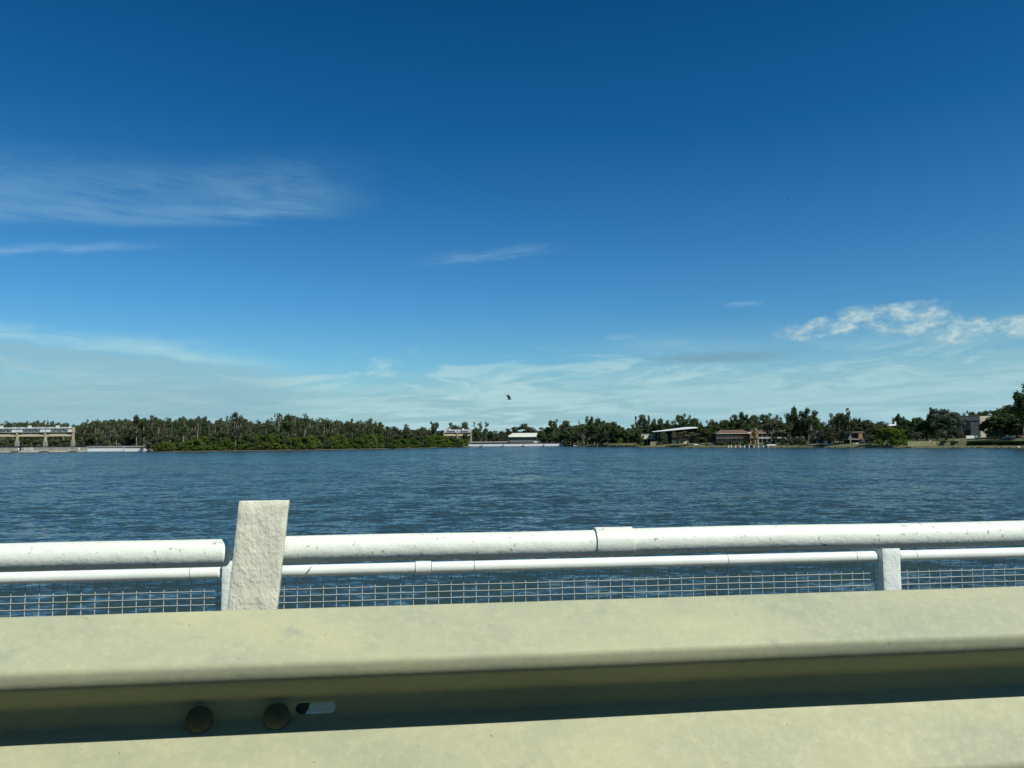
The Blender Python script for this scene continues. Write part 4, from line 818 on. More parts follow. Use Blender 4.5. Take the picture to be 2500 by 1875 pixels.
b = MB(); b.add([(x, y*(.1 if x > 2.2 else 1), z) for x in (-1.6, .6, 2.4) for y, z in ((-.75, .95), (-.4, .15), (.4, .15), (.75, .95))], [(0, 1, 5, 4), (1, 2, 6, 5), (2, 3, 7, 6), (4, 5, 9, 8), (5, 6, 10, 9), (6, 7, 11, 10), (0, 3, 2, 1), (0, 4, 7, 3), (4, 8, 11, 7)]); b.build('hull', m_white, r)
b = MB(); b.box(-.2, .2, -.6, .6, .955, 1.0); b.build('seat', m_rock, r)
# aeroplane on display above the trees
Ya = 526.0; ka = Ya/F; xo = XF(2167, Ya)
zA = ZF(2178, 1039, Ya)
r = empty('aeroplane', (xo, Ya, zA), 0, 'white aeroplane on display above the trees, tail fin up', 'aeroplane')
Lp = 22.5*ka
b = MB(); n = 12; prof = [(0, .05), (.06, .38), (.16, .62), (.35, .72), (.6, .70), (.8, .5), (1.0, .22)]
b.tube([(t*Lp, 0, (-.0 if t < .6 else (t-.6)*.9)) for t, r_ in prof], [r_*1.15 for t, r_ in prof], 12); fu = b.build('fuselage', m_white, r)
b = MB(); b.prism([(Lp*.74, .3), (Lp*.90, ZF(2178, 1029, Ya)-zA), (Lp*1.03, ZF(2178, 1029, Ya)-zA), (Lp*1.0, .2)], -.12, .12); b.build('tail_fin', m_white, r)
b = MB(); b.add([(Lp*.4, -.3, -.3), (Lp*.62, -.3, -.3), (Lp*.66, -4.5, -.15), (Lp*.55, -4.5, -.15), (Lp*.4, .3, -.3), (Lp*.62, .3, -.3), (Lp*.66, 4.5, -.15), (Lp*.55, 4.5, -.15)], [(0, 1, 2, 3), (7, 6, 5, 4)]); so = b.build('wing', m_white, r, fix=False); mo_ = so.modifiers.new('s', 'SOLIDIFY'); mo_.thickness = .18
b = MB(); b.box(Lp*.85, Lp*1.0, -1.7, 1.7, .28, .38); b.build('tailplane', m_white, r)
b = MB(); b.tube([(Lp*.5, 0, -.6), (Lp*.5, 0, gz(xo, Ya)-zA)], .25, 8); b.build('stand', m_steel, r)
b = MB(); b.box(Lp*.14, Lp*.24, -.5, .5, .45, .72); b.build('cockpit', m_glass, fu)
# dark concrete building on the right
Yc = 500.0; kc = Yc/F
cb = empty('concrete_building', (XF(2395, Yc), Yc, 0), 0, 'large modern building with a shaded grey face of deep windows and a lit cream side', 'building')
ang = math.radians(152.0)                       # the shaded face runs back to the left
R3 = Matrix.Rotation(ang, 3, 'Z')
zt = zat(1015.5, 2395, Yc); zb = gz(XF(2395, Yc), Yc)-1
cb.rotation_euler = (0, 0, 0)
Wd = 62*kc/ -math.cos(ang)
def Zc(b_): return zat(930+.1356*b_, 2395, Yc)
def fb(u0_, u1_, d0, d1, z0, z1): bb = MB(); bb.box(u0_, u1_, d0, d1, z0, z1, R3); return bb    # u along the shaded face (away to the left), d > 0 outwards
Uc = lambda a: (1435-a)*.1356*kc/ -math.cos(ang)
out = 1.0
fb(0, Uc(1320), -14, 0, zb, Zc(712)).build('corner_wall', m_slate, cb)  # dark grey puts the shade of this face into its colour
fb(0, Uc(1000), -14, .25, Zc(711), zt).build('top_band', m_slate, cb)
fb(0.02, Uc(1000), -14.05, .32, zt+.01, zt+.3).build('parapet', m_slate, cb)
fb(Uc(1320), Uc(1000), -14, -1.3, zb, Zc(712)).build('recessed_wall', m_dark, cb)
for a in (1320, 1188, 1052):
    fb(Uc(a)-.02, Uc(a-14), -1.29, .0, zb, Zc(713)).build('pier', m_slate, cb)
fb(Uc(1306), Uc(1052), -1.2, -.9, Zc(880), Zc(868)).build('sill', m_slate, cb)
for a0, a1 in ((1306, 1202), (1174, 1066)):
    w_ = fb(Uc(a0), Uc(a1), -1.28, -1.1, Zc(866), Zc(720)).build('window', m_glass, cb)
    fb((Uc(a0)+Uc(a1))/2-.08, (Uc(a0)+Uc(a1))/2+.08, -1.09, -1.02, Zc(866), Zc(720)).build('mullion', m_dark, w_)
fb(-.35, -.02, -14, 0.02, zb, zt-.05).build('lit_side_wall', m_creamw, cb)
fb(-.02, .0, -14, 0.0, zb, zb+.5).build('footing', m_conc, cb)
R4 = Matrix.Rotation(math.radians(-8), 3, 'Z')
bb = MB(); bb.box(.4, 17, 0, 9, zb, zt-.06, R4); bb.build('side_wing', m_creamw, cb)
lowwall(2360, 2391, 1063.8, 1067.9, 478, m_white, 'low white wall on the lawn at the foot of the concrete building', bays=3)
lowwall(2216, 2360, 1076.5, 1087.5, shoreY(2290)+11.0, m_yell, 'long pale yellow retaining wall above the rocks on the right bank', bays=12)
hg = empty('clipped_hedge', (0, 0, 0), 0, 'long dark clipped hedge right of the pale yellow retaining wall', 'hedge')
V = []
for k in range(9000):
    px = R_(2361, 2560); Y = shoreY(px)+8.6+R_(0, 2.0); x = XF(px, Y); z0 = gz(x, Y); z = R_(.9, zat(1076.5+R_(0, .8), px, Y)); s = R_(.2, .4)
    if R_(0, 1) < .4: z = zat(1076.5+R_(0, 1.2), px, Y)
    a = Vector((R_(-1, 1), R_(-1, 1), R_(-1, 1))).normalized()*s; b_ = a.orthogonal().normalized()*s; p_ = Vector((x, Y, z)); V += [p_-a, p_-b_, p_+a, p_+b_]
put('hedge_leaves', quads_mesh('hedge_leaves', np.array([tuple(v) for v in V]), m_hedge), hg)
b = MB()
for q in range(40): 
    px = 2362+q*5; Y = shoreY(px)+9.8; b.tube([(XF(px, Y), Y, .3), (XF(px, Y)+.1, Y, ZF(px, 1078, Y))], .08, 4)
b.build('stems', m_barkd, hg)
lowwall(2215, 2235, 1048.2, 1049.6, 520, m_conc, 'pale roof edge line of a low garden wall behind the olive tree', bays=2)
for px, py, lb in ((2245, 1045.5, 'small pale signboard among the dark trees left of the big grey gum'), (2272, 1076.8, 'white signboard on a post at the pale yellow wall'), (2487, 1091, 'small white marker buoy post at the rocks on the far right')):
    Y = shoreY(px)+(38 if py < 1050 else (9 if py < 1080 else -1)); r = empty('sign_board', (XF(px, Y), Y, gz(XF(px, Y), Y)), 0, lb, 'sign')
    z = ZF(px, py, Y)-r.location.z; b = MB(); b.box(-.55, .55, -.06, .06, z-.45, z+.45); b.build('board', m_white, r)
    b = MB(); b.box(-.06, .06, .07, .17, -.5, z+.3); b.build('post', m_steel, r)
# parked cars
def car(px, Y, rz, colr, label):
    m = mat('car paint', colr, .3); z = gz(XF(px, Y), Y)
    r = empty('parked_car', (XF(px, Y), Y, z), rz, label, 'car', 'parked cars under the trees on the right bank')
    b = MB(); b.prism([(-2.2, .35), (-2.25, .8), (-2.1, .95), (-1.2, 1.02), (1.0, 1.0), (2.1, .85), (2.25, .6), (2.2, .32)], -.85, .85); b.build('body', m, r)
    b = MB(); b.prism([(-1.75, 1.0), (-1.35, 1.5), (.3, 1.52), (1.05, 1.0)], -.72, .72); c_ = b.build('cabin', m, r)
    b = MB(); b.prism([(-1.5, 1.04), (-1.25, 1.42), (.2, 1.44), (.82, 1.04)], -.74, -.725); b.prism([(-1.5, 1.04), (-1.25, 1.42), (.2, 1.44), (.82, 1.04)], .725, .74); b.build('side_window', m_glass, c_)
    for x in (-1.35, 1.4):
        for y in (-.8, .8):
            b = MB(); b.tube([(x, y-.1, .33), (x, y+.1, .33)], .33, 12); b.build('wheel', m_dark, r)
car(1699, shoreY(1699)+9, .1, (.75, .75, .73), 'white car parked under the brownish olive tree')
car(1706, shoreY(1706)+12, .1, (.05, .06, .08), 'dark car parked beside a white one under the olive trees')
car(1741, shoreY(1741)+9, .6, (.75, .75, .73), 'white car parked by itself left of the brick motel')
car(2448, 468, .0, (.45, .45, .42), 'pale car parked furthest left under the very dark trees on the right')
car(2470, 468, .0, (.7, .7, .68), 'white car parked under the tallest tree at the right edge')
car(2496, 466, .0, (.5, .2, .15), 'reddish car parked at the right edge of the picture')

# ------------------------------------------------------------------ birds
def bird(loc, s, rz, label, cat='bird'):
    r = empty('flying_bird', loc, rz, label, cat); m = mat('dark feathers', (.035, .035, .03), .8, nscale=8, namt=.4); r.scale = (s, s, s)
    b = MB(); pr_ = [(-.50, .006), (-.42, .02), (-.25, .045), (-.05, .085), (.12, .09), (.25, .06), (.33, .045), (.40, .05), (.46, .03), (.54, .006)]
    b.tube([(x, 0, -.02*math.cos(x*3)+(.01 if x > .3 else 0)) for x, _ in pr_], [q for _, q in pr_], 10); b.build('body', m, r)
    b = MB(); b.add([(-.28, -.05, .0), (-.28, .05, .0), (-.60, .11, .01), (-.62, 0, .0), (-.60, -.11, .01)], [(0, 1, 2, 3), (0, 3, 4)]); t_ = b.build('tail', m, r, fix=False); t_.modifiers.new('s', 'SOLIDIFY').thickness = .012
    for sgn, up_, back in ((-1, 1.0, -.1), (1, .95, -.38)):
        b = MB(); y = sgn
        st = [(.20, -.14, .05, .02), (.24, -.18, .12, .26), (.16, -.20, .20, .50), (.02, -.20, .24, .70), (-.10, -.24, .27, .86)]
        vs = []; 
        for f_, k_, oy, oz in st: vs += [(f_+back*oz, y*oy, oz*up_), (k_+back*oz, y*(oy+.02), oz*up_*.97)]
        b.add(vs, [(2*i, 2*i+1, 2*i+3, 2*i+2) for i in range(4)], True); w_ = b.build('wing', m, r, fix=False); w_.modifiers.new('s', 'SOLIDIFY').thickness = .014
    return r
bird(P(1243.5, 974.5, 70), .50, .12, 'dark bird flying with raised wings low over the lake in mid picture')
bird(P(1925, 488, 190), .42, .5, 'tiny dark bird far up in the blue sky on the right')

# ------------------------------------------------------------------ the bridge we stand on
ROADZ = EYE-0.97
m_asph = mat('asphalt', (0.055, 0.055, 0.052), 0.95, nscale=60, namt=.4, bump=.4, bscale=150)
m_deck = mat('bridge concrete', (0.13, 0.125, 0.11), 0.9, nscale=3, namt=.3, bump=.3, bscale=40)
RF = Matrix.Rotation(math.atan(M), 3, 'Z')
def fbox(b, u0_, u1_, d0, d1, z0, z1):        # u along the railing, d away from the road (measured from the camera's foot), z up
    b.box(u0_, u1_, d0, d1, z0, z1, RF)
CM = 1/TL                                    # plane distance = D * CM
b = MB(); fbox(b, -60, 60, -7.0, 1.5, ROADZ-.3, ROADZ); o = b.build('road', m_asph); tag(o, kind='structure')
b = MB(); fbox(b, -60, 60, 1.502, 1.75, ROADZ-.9, ROADZ-.02); fbox(b, -60, 60, 1.752, 3.3, ROADZ-.9, ROADZ-.62); o = b.build('bridge_deck', m_deck); tag(o, kind='structure')
b = MB(); fbox(b, -60, 60, -7.4, 3.0, ROADZ-1.7, ROADZ-.902)
for u in (-50, -30, -10, 10, 30, 50): fbox(b, u-.6, u+.6, -6, 2.4, -3, ROADZ-1.7)
o = b.build('bridge_structure', m_deck); tag(o, kind='structure')
# the car whose open side window the picture is taken through: body, roof and far side, all outside the picture
m_car = mat('dark car paint', (.02, .022, .025), .3); m_trim = mat('dark trim', (.02, .02, .02), .8)
car_ = empty('car', (0, 0, 0), 0, 'dark car standing close beside the crash barrier with its side window open', 'car')
b = MB(); fbox(b, -2.2, 2.3, .24, .30, ROADZ+.22, ROADZ+.78); fbox(b, -2.2, 2.3, -1.5, -1.44, ROADZ+.22, ROADZ+.78); fbox(b, -2.2, -1.3, -1.43, .23, ROADZ+.25, ROADZ+.85); fbox(b, 1.3, 2.3, -1.43, .23, ROADZ+.25, ROADZ+.85); fbox(b, -1.29, 1.29, -1.43, .23, ROADZ+.22, ROADZ+.3); b.build('body', m_car, car_)
b = MB(); fbox(b, -1.45, 1.45, -1.4, .2, ROADZ+1.40, ROADZ+1.44); b.build('roof', m_car, car_)
for u in (-1.42, 1.36):
    for d in (-1.4, .14):
        b = MB(); fbox(b, u, u+.06, d, d+.06, ROADZ+.79, ROADZ+1.395); b.build('pillar', m_car, car_)
for u in (-1.6, 1.6):
    for d in (-1.4, .12):
        b = MB(); c0 = RF @ Vector((u, d, 0)); c1 = RF @ Vector((u, d+.2, 0)); b.tube([(c0.x, c0.y, ROADZ+.32), (c1.x, c1.y, ROADZ+.32)], .318, 24); b.build('wheel', m_trim, car_)
b = MB(); fbox(b, -1.1, -.6, -1.1, -.5, ROADZ+.3, ROADZ+.55); fbox(b, -1.3, -1.1, -1.1, -.5, ROADZ+.3, ROADZ+.78); b.build('seat', m_trim, car_)

def FU(p):                                   # world point on a railing plane -> distance along it from its D*CM foot
    q = RF.transposed() @ Vector((p.x, p.y, 0)); return q.x, q.y
def paint(name, col, rough, bsc, bst, dirt=(0.30, 0.27, 0.2), dscale=18, damt=0.56, bdist=0.004, streaks=False):
    m = bpy.data.materials.new(name); m.use_nodes = True; t = m.node_tree; b = t.nodes['Principled BSDF']; b.inputs['Roughness'].default_value = rough; b.inputs['Specular IOR Level'].default_value = .4
    tcn = t.nodes.new('ShaderNodeTexCoord'); mp = t.nodes.new('ShaderNodeMapping'); t.links.new(tcn.outputs['Object'], mp.inputs[0])
    if streaks: mp.inputs['Scale'].default_value = (1, 1, .7)
    def noi(s, d=6, r=.6):
        n = t.nodes.new('ShaderNodeTexNoise'); n.inputs['Scale'].default_value = s; n.inputs['Detail'].default_value = d; n.inputs['Roughness'].default_value = r; t.links.new(mp.outputs[0], n.inputs['Vector']); return n
    def rmp(n, p0, c0, p1, c1):
        r = t.nodes.new('ShaderNodeValToRGB'); r.color_ramp.elements[0].position = p0; r.color_ramp.elements[0].color = (*c0, 1); r.color_ramp.elements[1].position = p1; r.color_ramp.elements[1].color = (*c1, 1); t.links.new(n.outputs[0], r.inputs[0]); return r
    base = rmp(noi(6, 8), .3, tuple(x*.86 for x in col), .7, col)
    sp = rmp(noi(dscale*6, 4, .7), damt+.12, (0, 0, 0), damt+.17, (1, 1, 1))
    mxn = t.nodes.new('ShaderNodeMix'); mxn.data_type = 'RGBA'; t.links.new(sp.outputs[0], mxn.inputs[0]); t.links.new(base.outputs[0], mxn.inputs[6]); mxn.inputs[7].default_value = (*dirt, 1)
    t.links.new(mxn.outputs[2], b.inputs['Base Color'])
    prev = None
    vo = t.nodes.new('ShaderNodeTexVoronoi'); vo.inputs['Scale'].default_value = bsc*1.6; t.links.new(mp.outputs[0], vo.inputs['Vector'])
    vr = t.nodes.new('ShaderNodeMapRange'); vr.inputs[1].default_value = 0.0; vr.inputs[2].default_value = .32; vr.inputs[3].default_value = 1; vr.inputs[4].default_value = 0; t.links.new(vo.outputs['Distance'], vr.inputs[0])
    for src, st, ds in ((noi(bsc*.35, 3).outputs[0], bst, bdist*2), (noi(bsc, 6, .65).outputs[0], bst, bdist*1.3), (vr.outputs[0], bst*.35, bdist*.5)):
        bp = t.nodes.new('ShaderNodeBump'); bp.inputs['Strength'].default_value = st; bp.inputs['Distance'].default_value = ds; t.links.new(src, bp.inputs['Height'])
        if prev: t.links.new(prev, bp.inputs['Normal'])
        prev = bp.outputs[0]
    t.links.new(prev, b.inputs['Normal']); return m
m_pipe = paint('lumpy white paint', (0.80, 0.85, 0.72), .4, 34, .42, dscale=9, damt=.50)
m_pipe2 = paint('smooth white paint', (0.80, 0.87, 0.78), .4, 30, .2)
m_post = paint('thick old cream paint', (0.75, 0.75, 0.57), .6, 40, .8, bdist=.006, dscale=8, damt=.53, streaks=True)
m_post2 = paint('white post paint', (0.78, 0.85, 0.78), .5, 45, .6)
m_seam = mat('dark seam', (.10, .10, .09), .9)
m_wire = mat('galvanised wire', (0.44, 0.47, 0.42), .5)

# --- white pipe railing with the big leaning post
DT, RT = 2.72, 0.0455
zc_ = EYE-0.1318*DT-0.0
dT = DT*CM
rail = empty('pipe_railing', (0, 0, 0), 0, 'thick white pipe handrail carried by a leaning cream steel post', 'railing')
def fpt(u, d, z): v = RF @ Vector((u, d, 0)); return Vector((v.x, v.y, z))
def pipe(u0_, u1_, d, z, r, name, m, parent, round0=False, round1=False, step=.05, wob=0.0, n=32, seed=0):
    us = [u0_]; 
    while us[-1]+step < u1_: us.append(us[-1]+step)
    us.append(u1_); us.insert(1, u0_+.0008); us.insert(len(us)-1, u1_-.0008); us.sort(); pts = []; rs = []
    for u in us:
        w_ = wob*noise.noise(Vector((u*1.3+seed, 3, 1))); pts.append(fpt(u, d+w_*.5, z+w_)); rs.append(r)
    if round1:
        for t in (.3, .6, .85, 1.0): pts.append(fpt(u1_+r*.38*t, d, pts[len(us)-1].z)); rs.append(r*math.sqrt(max(.0, 1-t*t))*.98+.001)
    if round0:
        for t in (.3, .6, .85, 1.0): pts.insert(0, fpt(u0_-r*.38*t, d, pts[0].z)); rs.insert(0, r*math.sqrt(max(.0, 1-t*t))*.98+.001)
    b = MB(); b.tube(pts, rs, n, smooth=True); o = b.build(name, m, parent)
    for p in o.data.polygons:
        if len(p.vertices) > 4: p.use_smooth = False
    return o
uo = lambda px, py, D: FU(hit(px, py, D))[0]
uE = uo(560, 1345, DT)                       # rounded end left of the post
uP0 = uo(615, 1350, DT)
pipe(-7.5, uE-.012, dT, zc_-.006, RT, 'pipe', m_pipe, rail, round1=True, wob=.004, seed=4)
uS0, uS1 = uo(830+1535*.4069, 1305, DT), uo(830+1742*.4069, 1305, DT)
pipe(uP0+.02, uS0, dT, zc_, RT, 'pipe', m_pipe, rail, wob=.006, seed=1)
pipe(uS1, 7.5, dT, zc_+.002, RT, 'pipe', m_pipe, rail, wob=.004, seed=9)
cu = pipe(uS0-.004, uS1+.004, dT, zc_+.002, RT+.0062, 'pipe_collar', m_pipe, rail, step=.012, wob=.003, seed=2)
# leaning I-section post
def slab(name, corners, th, m, parent, nu=10, nv=26, lump=.0012, seed=0):
    # corners: bottom-left, bottom-right, top-right, top-left as world points on the front plane; a lumpy painted slab
    bl_, br_, tr_, tl_ = corners; nrm = (br_-bl_).cross(tl_-bl_).normalized()
    if nrm.dot(ND) < 0: nrm = -nrm
    b = MB(); vs = []; fs = []
    def grid(off, s_):
        o = len(vs)
        for j in range(nv+1):
            for i in range(nu+1):
                p = bl_.lerp(br_, i/nu).lerp(tl_.lerp(tr_, i/nu), j/nv)
                q = noise.noise(p*28+Vector((seed, s_, 0)))*lump+noise.noise(p*70+Vector((seed, s_, 7)))*lump*.5
                e = Vector((0, 0, 0))
                if i in (0, nu) or j in (0, nv): e = (Vector((noise.noise(p*40), 0, noise.noise(p*40+Vector((5, 5, 5))))))*lump*.45-nrm*s_*.0022
                vs.append(p+nrm*(off+q*s_)+e)
        return o
    a = grid(0, 1); c_ = grid(-th, -1); W_ = nu+1
    for j in range(nv):
        for i in range(nu):
            fs.append((a+j*W_+i, a+j*W_+i+1, a+(j+1)*W_+i+1, a+(j+1)*W_+i)); fs.append((c_+j*W_+i+1, c_+j*W_+i, c_+(j+1)*W_+i, c_+(j+1)*W_+i+1))
    for j in range(nv):
        for i in (0, nu): fs.append((a+j*W_+i, a+(j+1)*W_+i, c_+(j+1)*W_+i, c_+j*W_+i))
    for i in range(nu):
        for j in (0, nv): fs.append((a+j*W_+i, a+j*W_+i+1, c_+j*W_+i+1, c_+j*W_+i))
    b.add(vs, fs, True); o = b.build(name, m, parent)
    mo2 = o.modifiers.new('b', 'BEVEL'); mo2.width = .0018; mo2.segments = 2; mo2.limit_method = 'ANGLE'; mo2.angle_limit = math.radians(50)
    return o
DPp = 2.62
tl_, tr_, bl_, br_ = hit(583, 1224, DPp), hit(704, 1222, DPp), hit(553, 1493, DPp), hit(675, 1491, DPp)
ext = 3.0
bl2 = tl_+(bl_-tl_)*ext*1.25; br2 = tr_+(br_-tr_)*ext*1.25
slab('post', (bl2, br2, tr_, tl_), .03, m_post, rail, nv=60, nu=14, lump=.0022)
for sgn in (-1, 1):                          # the next posts along, outside the picture
    off = TD*(3.9*sgn)
    slab('post', tuple(p+off for p in (bl2, br2, tr_, tl_)), .014, m_post, rail, nv=12, nu=4, seed=5+sgn)

# --- lower fence: thin pipe, white square posts, welded mesh
DF = 3.14; dF = DF*CM; zf_ = EYE-0.1583*DF
fence = empty('mesh_fence', (0, 0, 0), 0, 'low white pipe fence with square posts and welded wire mesh at the bridge edge', 'fence')
RP = .0225
us = [uo(p, 1400, DF) for p in (466, 1157, 1775, 2088, 2234)]
uL = uo(541, 1395, DF); uR = uo(2138, 1355, DF); uL1 = uo(560, 1395, DF); uR1 = uo(2192, 1355, DF)
segs = [(-8, us[0], 0), (us[0], uL-.008, 1), (uL1, uo(1014, 1380, DF), 0), (uo(1053, 1380, DF), us[1], 0), (us[1], us[2], 0), (us[2], us[3], 0), (us[3], uR-.008, 1), (uR1, us[4], 0), (us[4], 8, 0)]
for k, (a, e, rd) in enumerate(segs):
    pipe(a+.0012, e-.0012, dF, zf_, RP, 'rail_pipe', m_pipe2, fence, round1=bool(rd), wob=.0, n=24, step=.1)
    if not rd and k not in (8,): pipe(e-.004, e+.004, dF, zf_, RP-.0022, 'rail_joint', m_seam, fence, n=16, step=.01)
pipe(uo(1014, 1380, DF)+.001, uo(1053, 1380, DF)-.001, dF, zf_, RP+.0036, 'rail_collar', m_pipe2, fence, n=24, step=.01)
up0 = uo(2147, 1400, DF); up1 = uo(2190, 1400, DF); pw2 = up1-up0; ztp = EYE-.4575
for k, u in enumerate((up0, uo(545, 1440, DF), up0+2.73, uo(545, 1440, DF)-2.73)):
    cs = [fpt(u, dF-.03, ROADZ-.62), fpt(u+pw2, dF-.03, ROADZ-.62), fpt(u+pw2, dF-.03, ztp), fpt(u, dF-.03, ztp)]
    slab('post', cs, pw2*.9, m_post2, fence, nu=6, nv=44, lump=.0010, seed=11+k)
# mesh wires
dm = dF+.016; zt_ = zf_-.012; zb_ = ROADZ-.5
def wire(me, loc): o = put('wire', me, fence); o.location = loc; return o
b = MB(); b.tube([(0, 0, 0), (0, 0, zt_-zb_)], .0018, 5, caps=False); mv = b.mesh('wire', m_wire)
uw0 = uo(20+.6, 1470, DF); nvw = 0
bounds = [(-4.2, uL1-.03), (uL1+.02, uR1-.035), (uR1+.006, 4.2)]
u = uw0-.05*40
while u < 4.2:
    for a, e in bounds:
        if a <= u <= e:
            o = wire(mv, fpt(u, dm, zb_)); o.rotation_euler = (0, 0, R_(0, 1)); nvw += 1
    u += .05
nrow = int((zt_-zb_)/.0255)
for a, e in bounds:
    b = MB(); n_ = max(2, int((e-a)/.25)); b.tube([RF @ Vector((0+(e-a)*i/n_, 0, R_(-1, 1)*.0007)) for i in range(n_+1)], .0016, 5, caps=False); mh_ = b.mesh('wire', m_wire)
    for k in range(nrow):
        wire(mh_, fpt(a, dm-.003, zt_-.008-k*.0257+R_(-.0007, .0007)))

# --- galvanised W-beam guardrail in front
DB = 1.13; dB = DB*CM
m_beam = bpy.data.materials.new('weathered cream galvanised steel'); m_beam.use_nodes = True
t = m_beam.node_tree; pb = t.nodes['Principled BSDF']; tcn = t.nodes.new('ShaderNodeTexCoord')
def tn(s, d=6, r=.6, sc=(1, 1, 1)):
    mp = t.nodes.new('ShaderNodeMapping'); mp.inputs['Scale'].default_value = sc; t.links.new(tcn.outputs['Object'], mp.inputs[0])
    n = t.nodes.new('ShaderNodeTexNoise'); n.inputs['Scale'].default_value = s; n.inputs['Detail'].default_value = d; n.inputs['Roughness'].default_value = r; t.links.new(mp.outputs[0], n.inputs['Vector']); return n.outputs[0]
def tr(src, stops):
    r = t.nodes.new('ShaderNodeValToRGB'); e = r.color_ramp.elements
    while len(e) < len(stops): e.new(.5)
    for i, (p, c_) in enumerate(stops): e[i].position = p; e[i].color = (*c_, 1)
    t.links.new(src, r.inputs[0]); return r.outputs[0]
def tmix(a, b_, f):
    m = t.nodes.new('ShaderNodeMix'); m.data_type = 'RGBA'; t.links.new(f, m.inputs[0]); t.links.new(a, m.inputs[6])
    if isinstance(b_, tuple): m.inputs[7].default_value = (*b_, 1)
    else: t.links.new(b_, m.inputs[7])
    return m.outputs[2]
BC = (0.395, 0.415, 0.265)
cb_ = tr(tn(7, 7, .6, (.5, 1, 1)), [(.3, (BC[0]*.82, BC[1]*.86, BC[2]*.92)), (.55, BC), (.75, (BC[0]*1.15, BC[1]*1.12, BC[2]*1.02))])
cb_ = tmix(cb_, (BC[0]*1.25, BC[1]*1.22, BC[2]*1.15), tr(tn(70, 6, .75), [(.48, (0, 0, 0)), (.70, (.5, .5, .5))]))
cb_ = tmix(cb_, (BC[0]*.72, BC[1]*.74, BC[2]*.75), tr(tn(38, 6, .75, (.6, 1, 1)), [(.54, (0, 0, 0)), (.72, (.4, .4, .4))]))
cb_ = tmix(cb_, (.27, .31, .24), tr(tn(16, 4, .6), [(.62, (0, 0, 0)), (.74, (.65, .65, .65))]))
cb_ = tmix(cb_, (.15, .13, .08), tr(tn(150, 2, .5), [(.74, (0, 0, 0)), (.77, (.85, .85, .85))]))
t.links.new(cb_, pb.inputs['Base Color'])
rr_ = t.nodes.new('ShaderNodeMapRange'); t.links.new(tn(60, 5, .7), rr_.inputs[0]); rr_.inputs[1].default_value = .3; rr_.inputs[2].default_value = .7; rr_.inputs[3].default_value = .45; rr_.inputs[4].default_value = .7; t.links.new(rr_.outputs[0], pb.inputs['Roughness'])
pb.inputs['Metallic'].default_value = .0; pb.inputs['Specular IOR Level'].default_value = .16
prev = None
for s_, st, ds in ((9, .10, .005), (90, .35, .0012)):
    bp = t.nodes.new('ShaderNodeBump'); bp.inputs['Strength'].default_value = st; bp.inputs['Distance'].default_value = ds; t.links.new(tn(s_, 6, .6, (.6, 1, 1)), bp.inputs['Height'])
    if prev: t.links.new(prev, bp.inputs['Normal'])
    prev = bp.outputs[0]
t.links.new(prev, pb.inputs['Normal'])
gr = empty('crash_barrier', (0, 0, 0), 0, 'cream galvanised steel crash barrier with two ridges along the bottom of the picture', 'crash barrier')
LIP = EYE-.248
raw = [(-.004, .006, .006), (.000, .000, .010), (.083, .056, .007), (.079, .080, .013), (.000, .128, .005), (.000, .162, .005), (.083, .250, .007), (.079, .274, .013), (.000, .318, .010), (-.004, .312, .006)]
# rounded profile: list of (p, z) with p towards the road
prof = []; brk = []
for i, (p, z, rd) in enumerate(raw):
    if i in (0, len(raw)-1): prof.append((p, z)); continue
    a = Vector((raw[i-1][0]-p, raw[i-1][1]-z)); c_ = Vector((raw[i+1][0]-p, raw[i+1][1]-z)); la, lc = a.length, c_.length
    q = min(rd, la*.49, lc*.49); A_ = Vector((p, z))+a.normalized()*q; C_ = Vector((p, z))+c_.normalized()*q
    for k in range(7):
        s = k/6; pt = A_*(1-s)**2+Vector((p, z))*2*s*(1-s)+C_*s*s; prof.append((pt.x, pt.y))
fl0 = max(i for i, (p, z) in enumerate(prof) if z < .147)
fl1 = min(i for i, (p, z) in enumerate(prof) if z > .147)
fl0 = [i for i, (p, z) in enumerate(prof) if z <= .140][-1]; fl1 = fl0+1
DV = DB+.083*TL
sa, sb = uo(721, 1739, DV), uo(820, 1739, DV); zsl = .0; 
zc2 = (prof[fl0][1]+prof[fl1][1])/2; zhalf = (prof[fl1][1]-prof[fl0][1])/2
slot_z = EYE-hit(770, 1739, DV).z-.248
us_ = sorted([u for u in np.arange(-7.5, 7.5, .06) if not (sa-.03 < u < sb+.03)]+[sa-.02, sb+.02])
def bp_(u, p, z):
    w1 = .0015*noise.noise(Vector((u*1.7, z*6, 2)))+.0006*noise.noise(Vector((u*6, z*10, 5)))
    return fpt(u, dB+.083-p+w1, LIP-z+.0008*noise.noise(Vector((u*2.2, 1, 8))))
vs = [bp_(u, p, z) for u in us_ for p, z in prof]; n = len(prof); fs = []
ih = us_.index(sa-.02)
for i in range(len(us_)-1):
    for j in range(n-1):
        if i == ih and j == fl0: continue
        fs.append((i*n+j, (i+1)*n+j, (i+1)*n+j+1, i*n+j+1))
# ring around the slot
ns = 28; z0s, z1s = prof[fl0][1], prof[fl1][1]; szc = min(max(slot_z, z0s+.0108), z1s-.0108); sr = .0086; sc0, sc1 = sa+sr, sb-sr
inner = []; outer = []
for k in range(ns):
    a = 2*PI*(k+.5)/ns; cx = sc1 if math.cos(a) > 0 else sc0; ipt = (cx+math.cos(a)*sr, szc+math.sin(a)*sr); inner.append(ipt)
    outer.append((ipt[0], z1s if math.sin(a) > 0 else z0s))
base = len(vs)
c00, c10, c11, c01 = ih*n+fl0, (ih+1)*n+fl0, (ih+1)*n+fl1, ih*n+fl1
vs += [bp_(u, 0, z) for u, z in inner]
top = [k for k in range(ns) if math.sin(2*PI*(k+.5)/ns) > 0]; bot = [k for k in range(ns) if k not in top]
